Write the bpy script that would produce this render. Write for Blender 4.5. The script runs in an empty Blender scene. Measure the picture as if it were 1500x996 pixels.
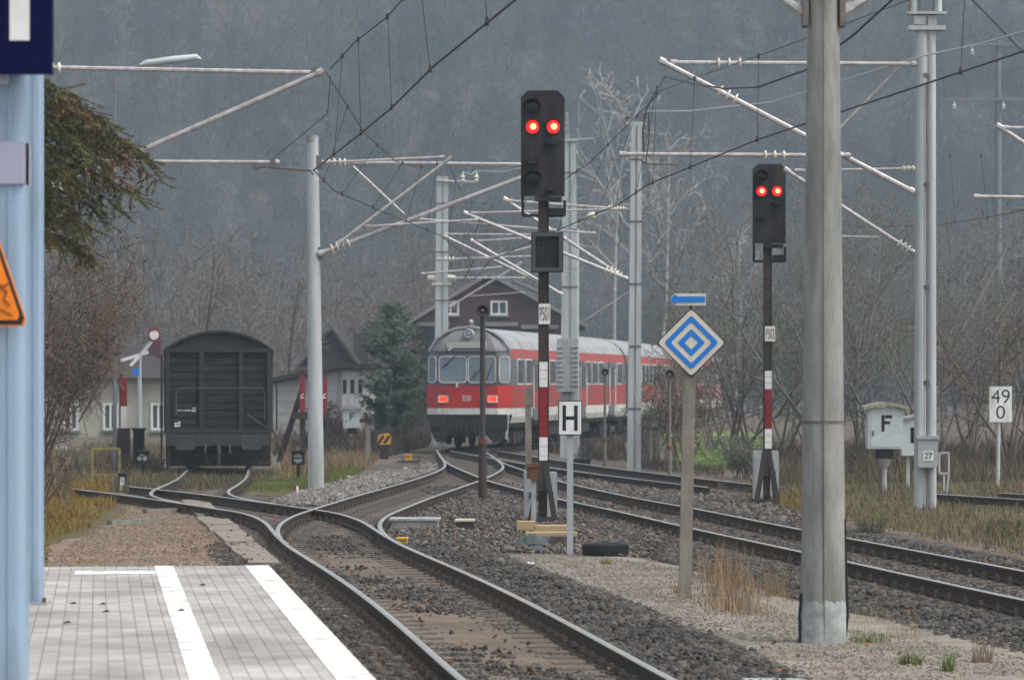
import bpy, math, random
import numpy as np
from mathutils import Vector, Matrix
R = math.radians
random.seed(7)
rng = np.random.default_rng(11)
S = bpy.context.scene
COL = S.collection
# camera calibration: eye 2.3 m above the ballast, long lens
FPX, HOR, EYE = 5200.0, 562.0, 2.3
def P(px, py, d):
    return Vector(((px-750.0)*d/FPX, d, EYE+(HOR-py)*d/FPX))
def XZ(px, py, d):
    return ((px-750.0)*d/FPX, EYE+(HOR-py)*d/FPX)
def GD(py, z=0.0):
    return FPX*(EYE-z)/(py-HOR)
def GP(px, py, z=0.0):
    d = GD(py, z)
    return Vector(((px-750.0)*d/FPX, d, z))

# ------------------------------------------------------------------ materials
MATS = {}
def mat(name, c1, c2=None, scale=6.0, rough=.8, metal=0.0, bump=0.0, bscale=None, mid=(.35, .65), stretch=None,
        c3=None, s3=1.0, island=0.0, spec=.3):
    m = bpy.data.materials.new(name); m.use_nodes = True
    nt = m.node_tree; N = nt.nodes; L = nt.links
    b = N['Principled BSDF']
    b.inputs['Roughness'].default_value = rough
    b.inputs['Metallic'].default_value = metal
    b.inputs['Specular IOR Level'].default_value = spec
    c1 = tuple(c1)+(1,)
    b.inputs['Base Color'].default_value = c1
    tc = N.new('ShaderNodeTexCoord')
    vec = tc.outputs['Object']
    if stretch:
        mp = N.new('ShaderNodeMapping'); mp.inputs['Scale'].default_value = stretch
        L.new(vec, mp.inputs['Vector']); vec = mp.outputs['Vector']
    last = None
    if c2 is not None:
        n = N.new('ShaderNodeTexNoise'); n.inputs['Scale'].default_value = scale; n.inputs['Detail'].default_value = 8
        n.inputs['Roughness'].default_value = .65
        L.new(vec, n.inputs['Vector'])
        mr = N.new('ShaderNodeMapRange'); mr.inputs['From Min'].default_value = mid[0]; mr.inputs['From Max'].default_value = mid[1]
        L.new(n.outputs['Fac'], mr.inputs['Value'])
        mx = N.new('ShaderNodeMix'); mx.data_type = 'RGBA'
        mx.inputs['A'].default_value = c1; mx.inputs['B'].default_value = tuple(c2)+(1,)
        L.new(mr.outputs['Result'], mx.inputs['Factor'])
        last = mx.outputs['Result']
        if c3 is not None:
            n3 = N.new('ShaderNodeTexNoise'); n3.inputs['Scale'].default_value = s3; n3.inputs['Detail'].default_value = 5
            L.new(vec, n3.inputs['Vector'])
            m3 = N.new('ShaderNodeMapRange'); m3.inputs['From Min'].default_value = .5; m3.inputs['From Max'].default_value = .66
            L.new(n3.outputs['Fac'], m3.inputs['Value'])
            mx3 = N.new('ShaderNodeMix'); mx3.data_type = 'RGBA'
            mx3.inputs['B'].default_value = tuple(c3)+(1,)
            L.new(last, mx3.inputs['A']); L.new(m3.outputs['Result'], mx3.inputs['Factor'])
            last = mx3.outputs['Result']
    if island:
        g = N.new('ShaderNodeNewGeometry')
        mr = N.new('ShaderNodeMapRange'); mr.inputs['To Min'].default_value = 1-island; mr.inputs['To Max'].default_value = 1+island
        L.new(g.outputs['Random Per Island'], mr.inputs['Value'])
        hs = N.new('ShaderNodeHueSaturation')
        L.new(mr.outputs['Result'], hs.inputs['Value'])
        if last is not None: L.new(last, hs.inputs['Color'])
        else: hs.inputs['Color'].default_value = c1
        last = hs.outputs['Color']
    if last is not None: L.new(last, b.inputs['Base Color'])
    if bump:
        nb = N.new('ShaderNodeTexNoise'); nb.inputs['Scale'].default_value = bscale or scale*4; nb.inputs['Detail'].default_value = 6
        L.new(vec, nb.inputs['Vector'])
        bp = N.new('ShaderNodeBump'); bp.inputs['Strength'].default_value = bump; bp.inputs['Distance'].default_value = .03
        L.new(nb.outputs['Fac'], bp.inputs['Height']); L.new(bp.outputs['Normal'], b.inputs['Normal'])
    MATS[name] = m
    return m
def emit(name, col, strength):
    m = bpy.data.materials.new(name); m.use_nodes = True
    b = m.node_tree.nodes['Principled BSDF']
    b.inputs['Base Color'].default_value = (*col, 1)
    b.inputs['Emission Color'].default_value = (*col, 1)
    b.inputs['Emission Strength'].default_value = strength
    MATS[name] = m
    return m

mat('rail_side', (.035, .028, .022), (.075, .055, .04), 12, .75, .2)
mat('rail_top', (.34, .34, .31), (.44, .44, .41), 3, .38, .6)
mat('sleeper', (.13, .11, .09), (.075, .06, .05), 9, .95, bump=.4, c3=(.2, .17, .14), s3=3)
mat('clip', (.05, .04, .032), (.09, .07, .055), 10, .8)
mat('stone', (.092, .085, .076), (.040, .035, .031), 3.5, .95, island=.55)
mat('stone_light', (.22, .205, .18), (.12, .11, .10), 3, .95, island=.5)
mat('concrete', (.335, .335, .315), (.185, .187, .175), 7, .92, bump=.3, bscale=60, stretch=(1, 1, .22), c3=(.15, .157, .13), s3=2.6, mid=(.3, .7))
mat('concrete_pale', (.38, .41, .41), (.22, .23, .22), 7, .9, bump=.15)
mat('mast_steel', (.47, .50, .51), (.34, .37, .375), 5, .6, .1, stretch=(1, 1, .12), c3=(.29, .31, .29), s3=1.5)
mat('post_concrete', (.25, .23, .195), (.16, .145, .12), 8, .9, bump=.2, stretch=(1, 1, .3))
mat('arm', (.56, .545, .54), (.36, .32, .31), 9, .5, .45)
mat('arm_dark', (.12, .105, .10), (.2, .17, .155), 9, .6, .3)
mat('porcelain', (.72, .70, .60), (.6, .56, .45), 9, .25)
mat('wire_dark', (.045, .047, .05), (.07, .07, .07), 3, .6, .3)
mat('house_dark', (.07, .06, .058), (.05, .044, .042), 2, .95)
mat('wire_light', (.62, .65, .67), None, rough=.5, metal=.2)
mat('signal_black', (.018, .016, .020), (.030, .026, .030), 9, .7, spec=.15, c3=(.045, .040, .038), s3=3, stretch=(1, 1, .3))
mat('lens_dark', (.008, .008, .008), None, rough=.15)
emit('lamp_red', (1.0, .006, .006), 2.6)
emit('lamp_core', (1.0, .22, .08), 3.2)
emit('tail_red', (1.0, .04, .01), .9)
mat('white_paint', (.74, .74, .72), (.62, .62, .60), 7, .6)
mat('sign_white', (.78, .80, .79), (.64, .65, .63), 9, .5, c3=(.52, .51, .46), s3=6, stretch=(1, 1, .25))
mat('cream', (.60, .57, .48), (.50, .47, .39), 5, .6)
mat('red_paint', (.24, .014, .018), (.19, .012, .016), 9, .5)
mat('black_paint', (.014, .014, .016), None, rough=.6)
mat('rust_dark', (.036, .029, .025), (.058, .042, .033), 9, .85)
mat('rust', (.16, .075, .035), (.10, .05, .03), 14, .85)
mat('blue_paint', (.012, .16, .55), (.016, .17, .55), 6, .5)
mat('navy', (.003, .004, .034), (.004, .005, .04), 3, .8, spec=.05)
mat('pillar_blue', (.25, .35, .46), (.285, .385, .495), 1.6, .4, .1, c3=(.21, .28, .35), s3=2.5, stretch=(1, 1, .3))
mat('clamp_lilac', (.33, .34, .44), None, rough=.5)
mat('orange_sign', (.88, .24, .012), (.80, .21, .012), 5, .45)
mat('yellow_paint', (.62, .36, .03), (.45, .25, .03), 9, .7)
mat('yellow_dull', (.30, .25, .07), (.16, .13, .06), 9, .8)
mat('cabinet', (.36, .38, .39), (.29, .30, .31), 5, .6)
mat('box_grey', (.52, .57, .57), (.42, .46, .46), 4, .55)
mat('box_roof', (.36, .34, .24), (.24, .23, .17), 9, .85)
mat('tyre', (.010, .016, .017), (.022, .027, .027), 6, .85)
mat('wood', (.44, .34, .18), (.28, .20, .11), 6, .85, stretch=(.3, 3, 3))
mat('wood_dark', (.11, .085, .06), (.06, .05, .035), 7, .9)
mat('tarp', (.035, .05, .05), (.06, .08, .08), 6, .7)
mat('train_grey', (.13, .135, .145), (.11, .115, .122), 2, .45)
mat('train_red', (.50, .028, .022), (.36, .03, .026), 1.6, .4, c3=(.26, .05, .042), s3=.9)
mat('train_white', (.66, .66, .63), (.48, .47, .44), 2.2, .5, c3=(.36, .34, .31), s3=1.1)
mat('train_roof', (.40, .40, .41), (.28, .28, .285), 1.8, .45, .2, c3=(.22, .205, .195), s3=.8)
mat('glass_dark', (.05, .06, .07), (.07, .085, .095), 1.0, .08, spec=.8)
mat('glass_front', (.16, .20, .24), (.22, .27, .31), .9, .06, spec=1.0)
mat('rubber', (.012, .012, .012), None, rough=.8)
mat('under', (.022, .021, .02), (.04, .036, .032), 6, .85)
mat('wagon_wood', (.022, .019, .016), (.014, .0125, .011), 2.5, .85, stretch=(1, 1, 6), c3=(.034, .028, .022), s3=1.4)
mat('wagon_roof', (.04, .038, .031), (.026, .025, .022), 2.5, .8)
mat('wagon_steel', (.032, .03, .028), (.05, .045, .04), 5, .8)
mat('house_red', (.085, .042, .046), (.07, .035, .038), 3, .9, stretch=(3, 3, .4))
mat('roof_grey', (.24, .225, .205), (.17, .155, .14), 2.5, .9, stretch=(1, 1, 3))
mat('roof_red', (.058, .044, .042), (.042, .034, .033), 3, .95)
mat('plaster', (.44, .42, .34), (.32, .31, .26), 1.3, .95)
mat('plaster_white', (.38, .38, .36), (.25, .255, .25), 1.6, .95, c3=(.33, .33, .32), s3=1.1)
mat('dark_open', (.02, .022, .024), None, rough=.9)
mat('trunk', (.085, .07, .055), (.05, .042, .035), 9, .95)
mat('twig', (.205, .19, .172), (.145, .135, .122), 2, .95, island=.35)
mat('twig_green', (.195, .195, .145), (.14, .14, .11), 2, .95, island=.35)
mat('twig_brown', (.165, .122, .092), (.115, .088, .07), 1.2, .95, island=.4)
mat('twig_pale', (.42, .42, .39), (.28, .28, .26), 2, .9, island=.25)
mat('leaf_brown', (.21, .09, .03), (.12, .07, .035), 3, .9, island=.5)
mat('forest_twig', (.155, .152, .15), (.085, .085, .086), .13, .95, island=.4, c3=(.055, .075, .045), s3=.045)
mat('forest_warm', (.21, .165, .142), (.11, .10, .075), .13, .95, island=.4)
mat('pale_bark', (.27, .27, .26), (.2, .2, .19), 2, .9, island=.25)
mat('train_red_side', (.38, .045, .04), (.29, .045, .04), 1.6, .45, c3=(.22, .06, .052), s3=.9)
mat('needle', (.105, .125, .035), (.14, .145, .045), 1.2, .85, island=.55, c3=(.22, .12, .05), s3=1.6)
mat('needle_blue', (.085, .145, .085), (.115, .175, .10), 1.2, .85, island=.45)
mat('blade_dry', (.27, .19, .11), (.17, .12, .07), .5, .9, island=.4)
mat('blade_mix', (.155, .120, .072), (.085, .078, .042), .8, .95, island=.6)
mat('blade_green', (.10, .145, .03), (.14, .15, .035), .5, .9, island=.4)
mat('blade_moss', (.20, .18, .035), (.22, .105, .03), 1.1, .9, island=.45)
mat('leaf_litter', (.20, .08, .03), (.13, .07, .03), 2, .9, island=.5)

mat('train_brow', (.20, .195, .205), (.15, .148, .155), 2, .5); mat('destination', (.40, .41, .37), None, rough=.4)
mat('wagon_steel_dark', (.05, .055, .062), (.035, .037, .04), 5, .7)
mat('sign_grey', (.30, .31, .30), (.22, .23, .22), 6, .6)
mat('red_board', (.24, .022, .038), (.18, .02, .032), 6, .6)
mat('power_wood', (.20, .21, .22), (.15, .155, .16), 3, .9)
mat('slab', (.26, .23, .185), (.18, .16, .13), 4, .95, bump=.3)
mat('cabinet_dark', (.07, .072, .08), (.05, .05, .055), 5, .5); mat('cream_plate', (.76, .75, .69), (.62, .60, .52), 14, .6)
mat('white_stripe', (.80, .80, .78), (.62, .60, .58), 3.5, .75, mid=(.45, .7), c3=(.44, .41, .385), s3=5)
# ------------------------------------------------------------------ mesh builder
class MB:
    def __init__(s, org=(0, 0, 0)):
        s.v = []; s.f = []; s.mi = []; s.org = Vector(org); s.cur = 0
    def add(s, vs, fs, m=None):
        b = len(s.v)
        s.v += [Vector(v) for v in vs]
        s.f += [tuple(b+i for i in f) for f in fs]
        s.mi += [s.cur if m is None else m]*len(fs)
        return s
    def box(s, c, size, rz=0.0, m=None, rot=None):
        hx, hy, hz = size[0]/2, size[1]/2, size[2]/2
        vs = [Vector((x, y, z)) for x in (-hx, hx) for y in (-hy, hy) for z in (-hz, hz)]
        M = rot if rot is not None else Matrix.Rotation(rz, 3, 'Z')
        vs = [M @ v + Vector(c) for v in vs]
        return s.add(vs, [(0, 1, 3, 2), (4, 6, 7, 5), (0, 4, 5, 1), (2, 3, 7, 6), (0, 2, 6, 4), (1, 5, 7, 3)], m)
    def bar(s, a, b, w, h=None, m=None):
        a = Vector(a); b = Vector(b); h = h or w
        d = (b-a); ln = d.length; d.normalize()
        up = Vector((0, 0, 1)) if abs(d.z) < .95 else Vector((0, 1, 0))
        x = d.cross(up).normalized(); z = x.cross(d)
        M = Matrix((x, d, z)).transposed()
        return s.box((a+b)/2, (w, ln, h), m=m, rot=M)
    def tube(s, pts, r, n=8, m=None, caps=True):
        pts = [Vector(p) for p in pts]
        rs = r if isinstance(r, (list, tuple)) else [r]*len(pts)
        vs = []; fs = []
        ref = None
        for i, p in enumerate(pts):
            a = pts[max(i-1, 0)]; b = pts[min(i+1, len(pts)-1)]
            d = (b-a).normalized()
            if ref is None:
                ref = Vector((0, 0, 1)) if abs(d.z) < .9 else Vector((1, 0, 0))
            x = d.cross(ref).normalized(); y = x.cross(d).normalized(); ref = y
            for k in range(n):
                t = 2*math.pi*(k+.5)/n
                vs.append(p+(x*math.cos(t)+y*math.sin(t))*rs[i])
        for i in range(len(pts)-1):
            for k in range(n):
                k2 = (k+1) % n
                fs.append((i*n+k, (i)*n+k2, (i+1)*n+k2, (i+1)*n+k))
        if caps:
            fs.append(tuple(range(n-1, -1, -1))); fs.append(tuple((len(pts)-1)*n+k for k in range(n)))
        return s.add(vs, fs, m)
    def lathe(s, prof, c, axis='Z', n=16, m=None):
        vs = []; fs = []
        for r, h in prof:
            for k in range(n):
                t = 2*math.pi*k/n
                a, b = r*math.cos(t), r*math.sin(t)
                vs.append(Vector(c)+Vector({'Z': (a, b, h), 'Y': (a, h, b), 'X': (h, a, b)}[axis]))
        for i in range(len(prof)-1):
            for k in range(n):
                k2 = (k+1) % n
                fs.append((i*n+k, i*n+k2, (i+1)*n+k2, (i+1)*n+k))
        if prof[0][0] > 1e-6: fs.append(tuple(range(n-1, -1, -1)))
        if prof[-1][0] > 1e-6: fs.append(tuple((len(prof)-1)*n+k for k in range(n)))
        return s.add(vs, fs, m)
    def prism(s, poly, y0, y1, m=None):
        """poly: (x, z) outline, extruded along y"""
        n = len(poly)
        vs = [(x, y0, z) for x, z in poly]+[(x, y1, z) for x, z in poly]
        fs = [tuple(range(n)), tuple(range(2*n-1, n-1, -1))]
        fs += [(i, i+n, (i+1) % n+n, (i+1) % n) for i in range(n)]
        return s.add(vs, fs, m)
    def slab(s, poly, z0, z1, m=None):
        n = len(poly)
        vs = [(x, y, z0) for x, y in poly]+[(x, y, z1) for x, y in poly]
        fs = [tuple(range(n-1, -1, -1)), tuple(range(n, 2*n))]
        fs += [(i, (i+1) % n, (i+1) % n+n, i+n) for i in range(n)]
        return s.add(vs, fs, m)
    def ring(s, outer, inner, y0, y1, m=None):
        """frame between two (x, z) outlines of equal length"""
        n = len(outer)
        vs = [(x, y0, z) for x, z in outer]+[(x, y0, z) for x, z in inner]+[(x, y1, z) for x, z in outer]+[(x, y1, z) for x, z in inner]
        fs = []
        for i in range(n):
            j = (i+1) % n
            fs += [(i, j, n+j, n+i), (2*n+i, 3*n+i, 3*n+j, 2*n+j), (i, 2*n+i, 2*n+j, j), (n+i, n+j, 3*n+j, 3*n+i)]
        return s.add(vs, fs, m)
    def build(s, name, m, parent=None, smooth=None):
        me = bpy.data.meshes.new(name)
        me.from_pydata([tuple(v-s.org) for v in s.v], [], s.f)
        for x in (m if isinstance(m, (list, tuple)) else [m]):
            me.materials.append(MATS[x])
        if len(me.materials) > 1: me.polygons.foreach_set('material_index', s.mi)
        if smooth is not None:
            me.shade_smooth()
            if smooth < 170: me.set_sharp_from_angle(angle=R(smooth))
        me.update()
        o = bpy.data.objects.new(name, me); COL.objects.link(o)
        if parent is not None: o.parent = parent
        return o
def npmesh(name, V, F, m, parent=None, smooth=False):
    """V (n,3) array, F (k,3|4) array"""
    me = bpy.data.meshes.new(name)
    V = np.ascontiguousarray(V, dtype=np.float32); F = np.ascontiguousarray(F, dtype=np.int32)
    k, w = F.shape
    me.vertices.add(len(V)); me.vertices.foreach_set('co', V.ravel())
    me.loops.add(k*w); me.loops.foreach_set('vertex_index', F.ravel())
    me.polygons.add(k); me.polygons.foreach_set('loop_start', np.arange(0, k*w, w, dtype=np.int32))
    me.update(calc_edges=True); me.validate()
    me.materials.append(MATS[m])
    o = bpy.data.objects.new(name, me); COL.objects.link(o)
    if parent is not None: o.parent = parent
    return o
def tag(o, label, cat, group=None, kind=None):
    o['label'] = label; o['category'] = cat
    if group: o['group'] = group
    if kind: o['kind'] = kind
    return o
def thing(name, label, cat, loc, rz=0.0, group=None):
    o = bpy.data.objects.new(name, None); COL.objects.link(o)
    o.empty_display_size = .3
    o.location = loc; o.rotation_euler = (0, 0, rz)
    return tag(o, label, cat, group)
def struct(o, kind='structure'):
    o['kind'] = kind; return o
def copy_tree(o, parent=None):
    c = o.copy(); COL.objects.link(c)
    if parent is not None: c.parent = parent
    for ch in list(o.children): copy_tree(ch, c)
    return c
def text(name, s, h, c, m, parent=None, sx=1.0, fit=None, bold=0.0, rz=0.0, th=.004, org=(0, 0, 0)):
    """letters standing in the XZ plane facing -Y, cap height h, centred on c"""
    cu = bpy.data.curves.new('t', 'FONT'); cu.body = s; cu.size = 1; cu.align_x = 'CENTER'; cu.align_y = 'CENTER'
    cu.offset = bold; cu.extrude = 0.0
    to = bpy.data.objects.new('t', cu); COL.objects.link(to)
    dg = bpy.context.evaluated_depsgraph_get()
    me = bpy.data.meshes.new_from_object(to.evaluated_get(dg))
    bpy.data.objects.remove(to); bpy.data.curves.remove(cu)
    co = [v.co.copy() for v in me.vertices]
    z0 = min(v.y for v in co); z1 = max(v.y for v in co); x0 = min(v.x for v in co); x1 = max(v.x for v in co)
    k = h/(z1-z0)
    if fit: sx = fit/((x1-x0)*k)
    M = Matrix.Rotation(rz, 3, 'Z')
    for v in me.vertices:
        x = (v.co.x-(x0+x1)/2)*k*sx; z = (v.co.y-(z0+z1)/2)*k
        v.co = M @ Vector((x, -th, z)) + Vector(c)-Vector(org)
    me.name = name; me.materials.clear(); me.materials.append(MATS[m]); me.update()
    o = bpy.data.objects.new(name, me); COL.objects.link(o)
    if parent is not None: o.parent = parent
    return o
def spline(pts, step=.6):
    """Catmull-Rom through (d, x) pairs -> list of Vector(x, d, 0)"""
    P_ = [Vector((x, d, 0)) for d, x in pts]
    out = []
    for i in range(len(P_)-1):
        p0 = P_[max(i-1, 0)]; p1 = P_[i]; p2 = P_[i+1]; p3 = P_[min(i+2, len(P_)-1)]
        n = max(2, int((p2-p1).length/step))
        for k in range(n):
            t = k/n
            out.append(.5*((2*p1)+(p2-p0)*t+(2*p0-5*p1+4*p2-p3)*t*t+(3*p1-p0-3*p2+p3)*t**3))
    out.append(P_[-1])
    for _ in range(3):
        out = [out[0]]+[(out[i-1]+2*out[i]+out[i+1])/4 for i in range(1, len(out)-1)]+[out[-1]]
    return out
def rrect(cx, cz, w, h, r, n=4):
    o = []
    for sx, sz, a0 in ((1, 1, 0), (-1, 1, 90), (-1, -1, 180), (1, -1, 270)):
        for k in range(n+1):
            a = R(a0+90*k/n)
            o.append((cx+sx*(w/2-r)+r*math.cos(a), cz+sz*(h/2-r)+r*math.sin(a)))
    return o
def inside(poly, x, y):
    c = np.zeros(len(x), bool); n = len(poly)
    for i in range(n):
        x1, y1 = poly[i]; x2, y2 = poly[(i+1) % n]
        m = ((y1 > y) != (y2 > y))
        with np.errstate(divide='ignore', invalid='ignore'):
            c ^= m & (x < (x2-x1)*(y-y1)/((y2-y1) or 1e-9)+x1)
    return c
mat('needle_dark', (.03, .04, .018), (.05, .05, .03), 2, .9, island=.4)
mat('stone_brown', (.088, .073, .061), (.040, .033, .028), 3.5, .95, island=.5)
mat('stone_mid', (.15, .128, .108), (.062, .052, .045), 3.5, .95, island=.55)
mat('leaf_dark', (.05, .02, .018), None, rough=.8)
mat('concrete_band', (.10, .10, .09), (.14, .138, .12), 9, .9)
mat('wagon_post', (.034, .032, .029), (.024, .023, .021), 5, .7)
mat('wagon_rail', (.09, .09, .085), (.065, .065, .06), 5, .6)
mat('blade_meadow', (.115, .165, .045), (.145, .18, .06), .5, .9, island=.3)
mat('stone_grit', (.235, .21, .175), (.15, .133, .11), 1.2, .95, island=.35)
mat('undergrowth', (.10, .075, .052), (.055, .045, .034), .6, .95, island=.5)
mat('white_wall', (.56, .56, .54), (.40, .40, .385), 1.6, .9, stretch=(4, 1, .5))
mat('path_grit', (.24, .19, .14), (.13, .10, .075), 3, .95, island=.4)
EXPOSURE = .9
HAZE_D = .00072; HAZE_C = (.47, .605, .72)
# ------------------------------------------------------------------ world, camera, light
W = bpy.data.worlds.new('World'); S.world = W; W.use_nodes = True
nt = W.node_tree; bg = nt.nodes['Background']
sky = nt.nodes.new('ShaderNodeTexSky'); sky.sky_type = 'NISHITA'; sky.sun_disc = False
SUN_EL, SUN_AZ = R(56), R(116)
sky.sun_elevation = SUN_EL; sky.sun_rotation = SUN_AZ
sky.air_density = 1.2; sky.dust_density = 4.0
hs = nt.nodes.new('ShaderNodeHueSaturation'); hs.inputs['Saturation'].default_value = .36
nt.links.new(sky.outputs[0], hs.inputs['Color']); nt.links.new(hs.outputs[0], bg.inputs['Color'])
bg.inputs['Strength'].default_value = .14
sl = bpy.data.lights.new('sun', 'SUN'); sl.energy = .75; sl.angle = R(30); sl.color = (1, .97, .93)
so = bpy.data.objects.new('sun', sl); COL.objects.link(so)
sd = Vector((math.sin(SUN_AZ)*math.cos(SUN_EL), math.cos(SUN_AZ)*math.cos(SUN_EL), math.sin(SUN_EL)))
so.rotation_euler = sd.to_track_quat('Z', 'Y').to_euler(); so.location = sd*50+Vector((0, 0, 30))
cam = bpy.data.cameras.new('camera'); co_ = bpy.data.objects.new('camera', cam); COL.objects.link(co_)
co_.location = (0, 0, EYE); co_.rotation_euler = (R(90), 0, 0)
cam.sensor_width = 36; cam.lens = FPX/1500*36; cam.shift_y = (HOR-498)/1500
cam.clip_end = 3000; cam.clip_start = .1
cam.dof.use_dof = True; cam.dof.focus_distance = 46; cam.dof.aperture_fstop = 4.5
S.camera = co_
S.view_settings.view_transform = 'Standard'; S.view_settings.look = 'None'; S.view_settings.gamma = 1
S.view_settings.exposure = EXPOSURE
S.cycles.use_denoising = True
try: S.cycles.denoiser = 'OPENIMAGEDENOISE'
except Exception: pass
S.cycles.volume_bounces = 0; S.cycles.max_bounces = 6; S.cycles.diffuse_bounces = 2
S.cycles.use_adaptive_sampling = True; S.cycles.adaptive_threshold = .015

# ------------------------------------------------------------------ ground sheets
def ground_mat(name, cols, s_big, s_small, bump, bs, pos=(.3, .5, .62, .75), vor=0):
    m = bpy.data.materials.new(name); m.use_nodes = True
    nt = m.node_tree; N = nt.nodes; L = nt.links; b = N['Principled BSDF']
    b.inputs['Roughness'].default_value = .95; b.inputs['Specular IOR Level'].default_value = .15
    tc = N.new('ShaderNodeTexCoord')
    n1 = N.new('ShaderNodeTexNoise'); n1.inputs['Scale'].default_value = s_big; n1.inputs['Detail'].default_value = 10; n1.inputs['Roughness'].default_value = .7
    L.new(tc.outputs['Object'], n1.inputs['Vector'])
    rp = N.new('ShaderNodeValToRGB')
    el = rp.color_ramp.elements
    while len(el) < len(cols): el.new(.5)
    for e, p, c in zip(el, pos, cols): e.position = p; e.color = (*c, 1)
    L.new(n1.outputs['Fac'], rp.inputs['Fac'])
    if vor:
        v = N.new('ShaderNodeTexVoronoi'); v.inputs['Scale'].default_value = vor
        L.new(tc.outputs['Object'], v.inputs['Vector'])
        sep = N.new('ShaderNodeSeparateColor'); L.new(v.outputs['Color'], sep.inputs['Color'])
        src = sep.outputs[0]
    else:
        v = N.new('ShaderNodeTexNoise'); v.inputs['Scale'].default_value = s_small; v.inputs['Detail'].default_value = 6
        L.new(tc.outputs['Object'], v.inputs['Vector']); src = v.outputs['Fac']
    mr = N.new('ShaderNodeMapRange'); mr.inputs['To Min'].default_value = .5 if vor else .6; mr.inputs['To Max'].default_value = 1.5 if vor else 1.4
    L.new(src, mr.inputs['Value'])
    h = N.new('ShaderNodeHueSaturation'); L.new(rp.outputs['Color'], h.inputs['Color']); L.new(mr.outputs['Result'], h.inputs['Value'])
    L.new(h.outputs['Color'], b.inputs['Base Color'])
    if bump:
        bp = N.new('ShaderNodeBump'); bp.inputs['Strength'].default_value = bump; bp.inputs['Distance'].default_value = .04
        nb = N.new('ShaderNodeTexNoise'); nb.inputs['Scale'].default_value = bs; nb.inputs['Detail'].default_value = 5
        L.new(tc.outputs['Object'], nb.inputs['Vector'])
        L.new((v.outputs['Distance'] if vor else nb.outputs['Fac']), bp.inputs['Height']); L.new(bp.outputs['Normal'], b.inputs['Normal'])
    MATS[name] = m
ground_mat('dirt', [(.075, .058, .045), (.115, .09, .07), (.16, .13, .10), (.11, .095, .06)], .35, 6, .5, 9)
ground_mat('ballast', [(.055, .044, .036), (.085, .07, .058), (.115, .095, .08), (.07, .058, .048)], .5, 8, .8, 16, vor=15)
ground_mat('gravel_pale', [(.13, .112, .088), (.215, .19, .155), (.27, .243, .20), (.18, .148, .115)], 1.1, 22, .4, 35)
ground_mat('path_dirt', [(.15, .105, .068), (.21, .155, .11), (.25, .19, .14), (.13, .11, .045)], .7, 14, .4, 20)
ground_mat('verge', [(.085, .064, .038), (.10, .085, .038), (.12, .095, .05), (.075, .075, .03)], .4, 8, .5, 12)
ground_mat('meadow_grass', [(.10, .17, .035), (.13, .20, .045), (.15, .20, .055), (.11, .17, .045)], .25, 3, .2, 3)
ground_mat('asphalt', [(.20, .20, .20), (.25, .25, .25), (.28, .275, .27), (.23, .23, .225)], .5, 12, .2, 20)
ground_mat('forest_floor', [(.07, .065, .055), (.09, .08, .07), (.11, .095, .075), (.075, .08, .05)], .03, .4, .2, 1)
ground_mat('between', [(.085, .066, .05), (.14, .112, .086), (.18, .148, .115), (.10, .08, .062)], .9, 12, .6, 20)

g = MB(); g.add([(-300, -5, 0), (300, -5, 0), (300, 632, 0), (-300, 632, 0)], [(0, 1, 2, 3)])
struct(g.build('ground', 'dirt'))
def hill_z(x, y):
    t = np.clip((y-372-8*np.sin(x*.021))/60, 0, None)
    rise = np.where(t < 1, .5*t*t, t-.5)*60*.43
    return rise+1.6*np.sin(x*.06+y*.02)*np.clip(t, 0, 1)+1.1*np.sin(x*.13-y*.07)*np.clip(t, 0, 1)
xs = np.linspace(-298, 298, 120); ys = np.linspace(360, 628, 60)
X, Y = np.meshgrid(xs, ys); Z = hill_z(X, Y)-.25+.25*np.clip((Y-372)/20, 0, 1)
V = np.stack([X, Y, Z], -1).reshape(-1, 3)
i = np.arange(59)[:, None]*120+np.arange(119)[None, :]
F = np.stack([i, i+1, i+121, i+120], -1).reshape(-1, 4)
struct(npmesh('hill', V, F, 'forest_floor'))
def sheet(name, pts, z, m, px=True):
    """a ground sheet with a ragged rim"""
    w = [GP(a, b, z) for a, b in pts] if px else [Vector((a, b, z)) for a, b in pts]
    out = []
    r = random.Random(name)
    for i in range(len(w)):
        a, b = w[i], w[(i+1) % len(w)]
        n = max(1, int((b-a).length/.5))
        nrm = Vector((-(b-a).y, (b-a).x, 0)).normalized()
        for k in range(n):
            out.append(a.lerp(b, k/n)+nrm*r.uniform(-.12, .12))
    n_ = len(out)
    g = MB(); g.add(out+[Vector((v.x, v.y, -.03)) for v in out], [tuple(range(n_))]+[(i, i+n_, (i+1) % n_+n_, (i+1) % n_) for i in range(n_)])
    o = g.build(name, m)
    return struct(o)

# ------------------------------------------------------------------ track routes, (distance, x) centrelines
ROUTE_T = [(14, 1.75), (20, 1.03), (25.5, .395), (31.4, -.25), (35.3, -.70), (39.8, -1.27), (45, -1.98), (48.6, -2.42), (52.7, -2.72), (56.5, -2.77),
           (60, -2.62), (66.7, -2.23), (70, -2.0), (78.6, -1.42), (85, -1.1), (90, -.98), (95, -1.05), (105.5, -1.39), (112, -1.6), (115.5, -1.49),
           (128, .55), (141.5, 3.1), (168, 6.7), (194, 10.2), (215, 13)]
ROUTE_L = [(47, -2.22), (48.6, -2.43), (52, -2.78), (55.1, -3.12), (58.6, -3.72), (61, -4.5), (64.8, -5.55), (67.5, -6.1), (70.5, -6.38), (74.3, -6.5),
           (80, -6.75), (88, -7.28), (105, -8.4), (130, -10.2)]
ROUTE_X = [(61.5, -4.65), (64.8, -5.7), (68, -6.75), (73, -8.6)]
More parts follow.
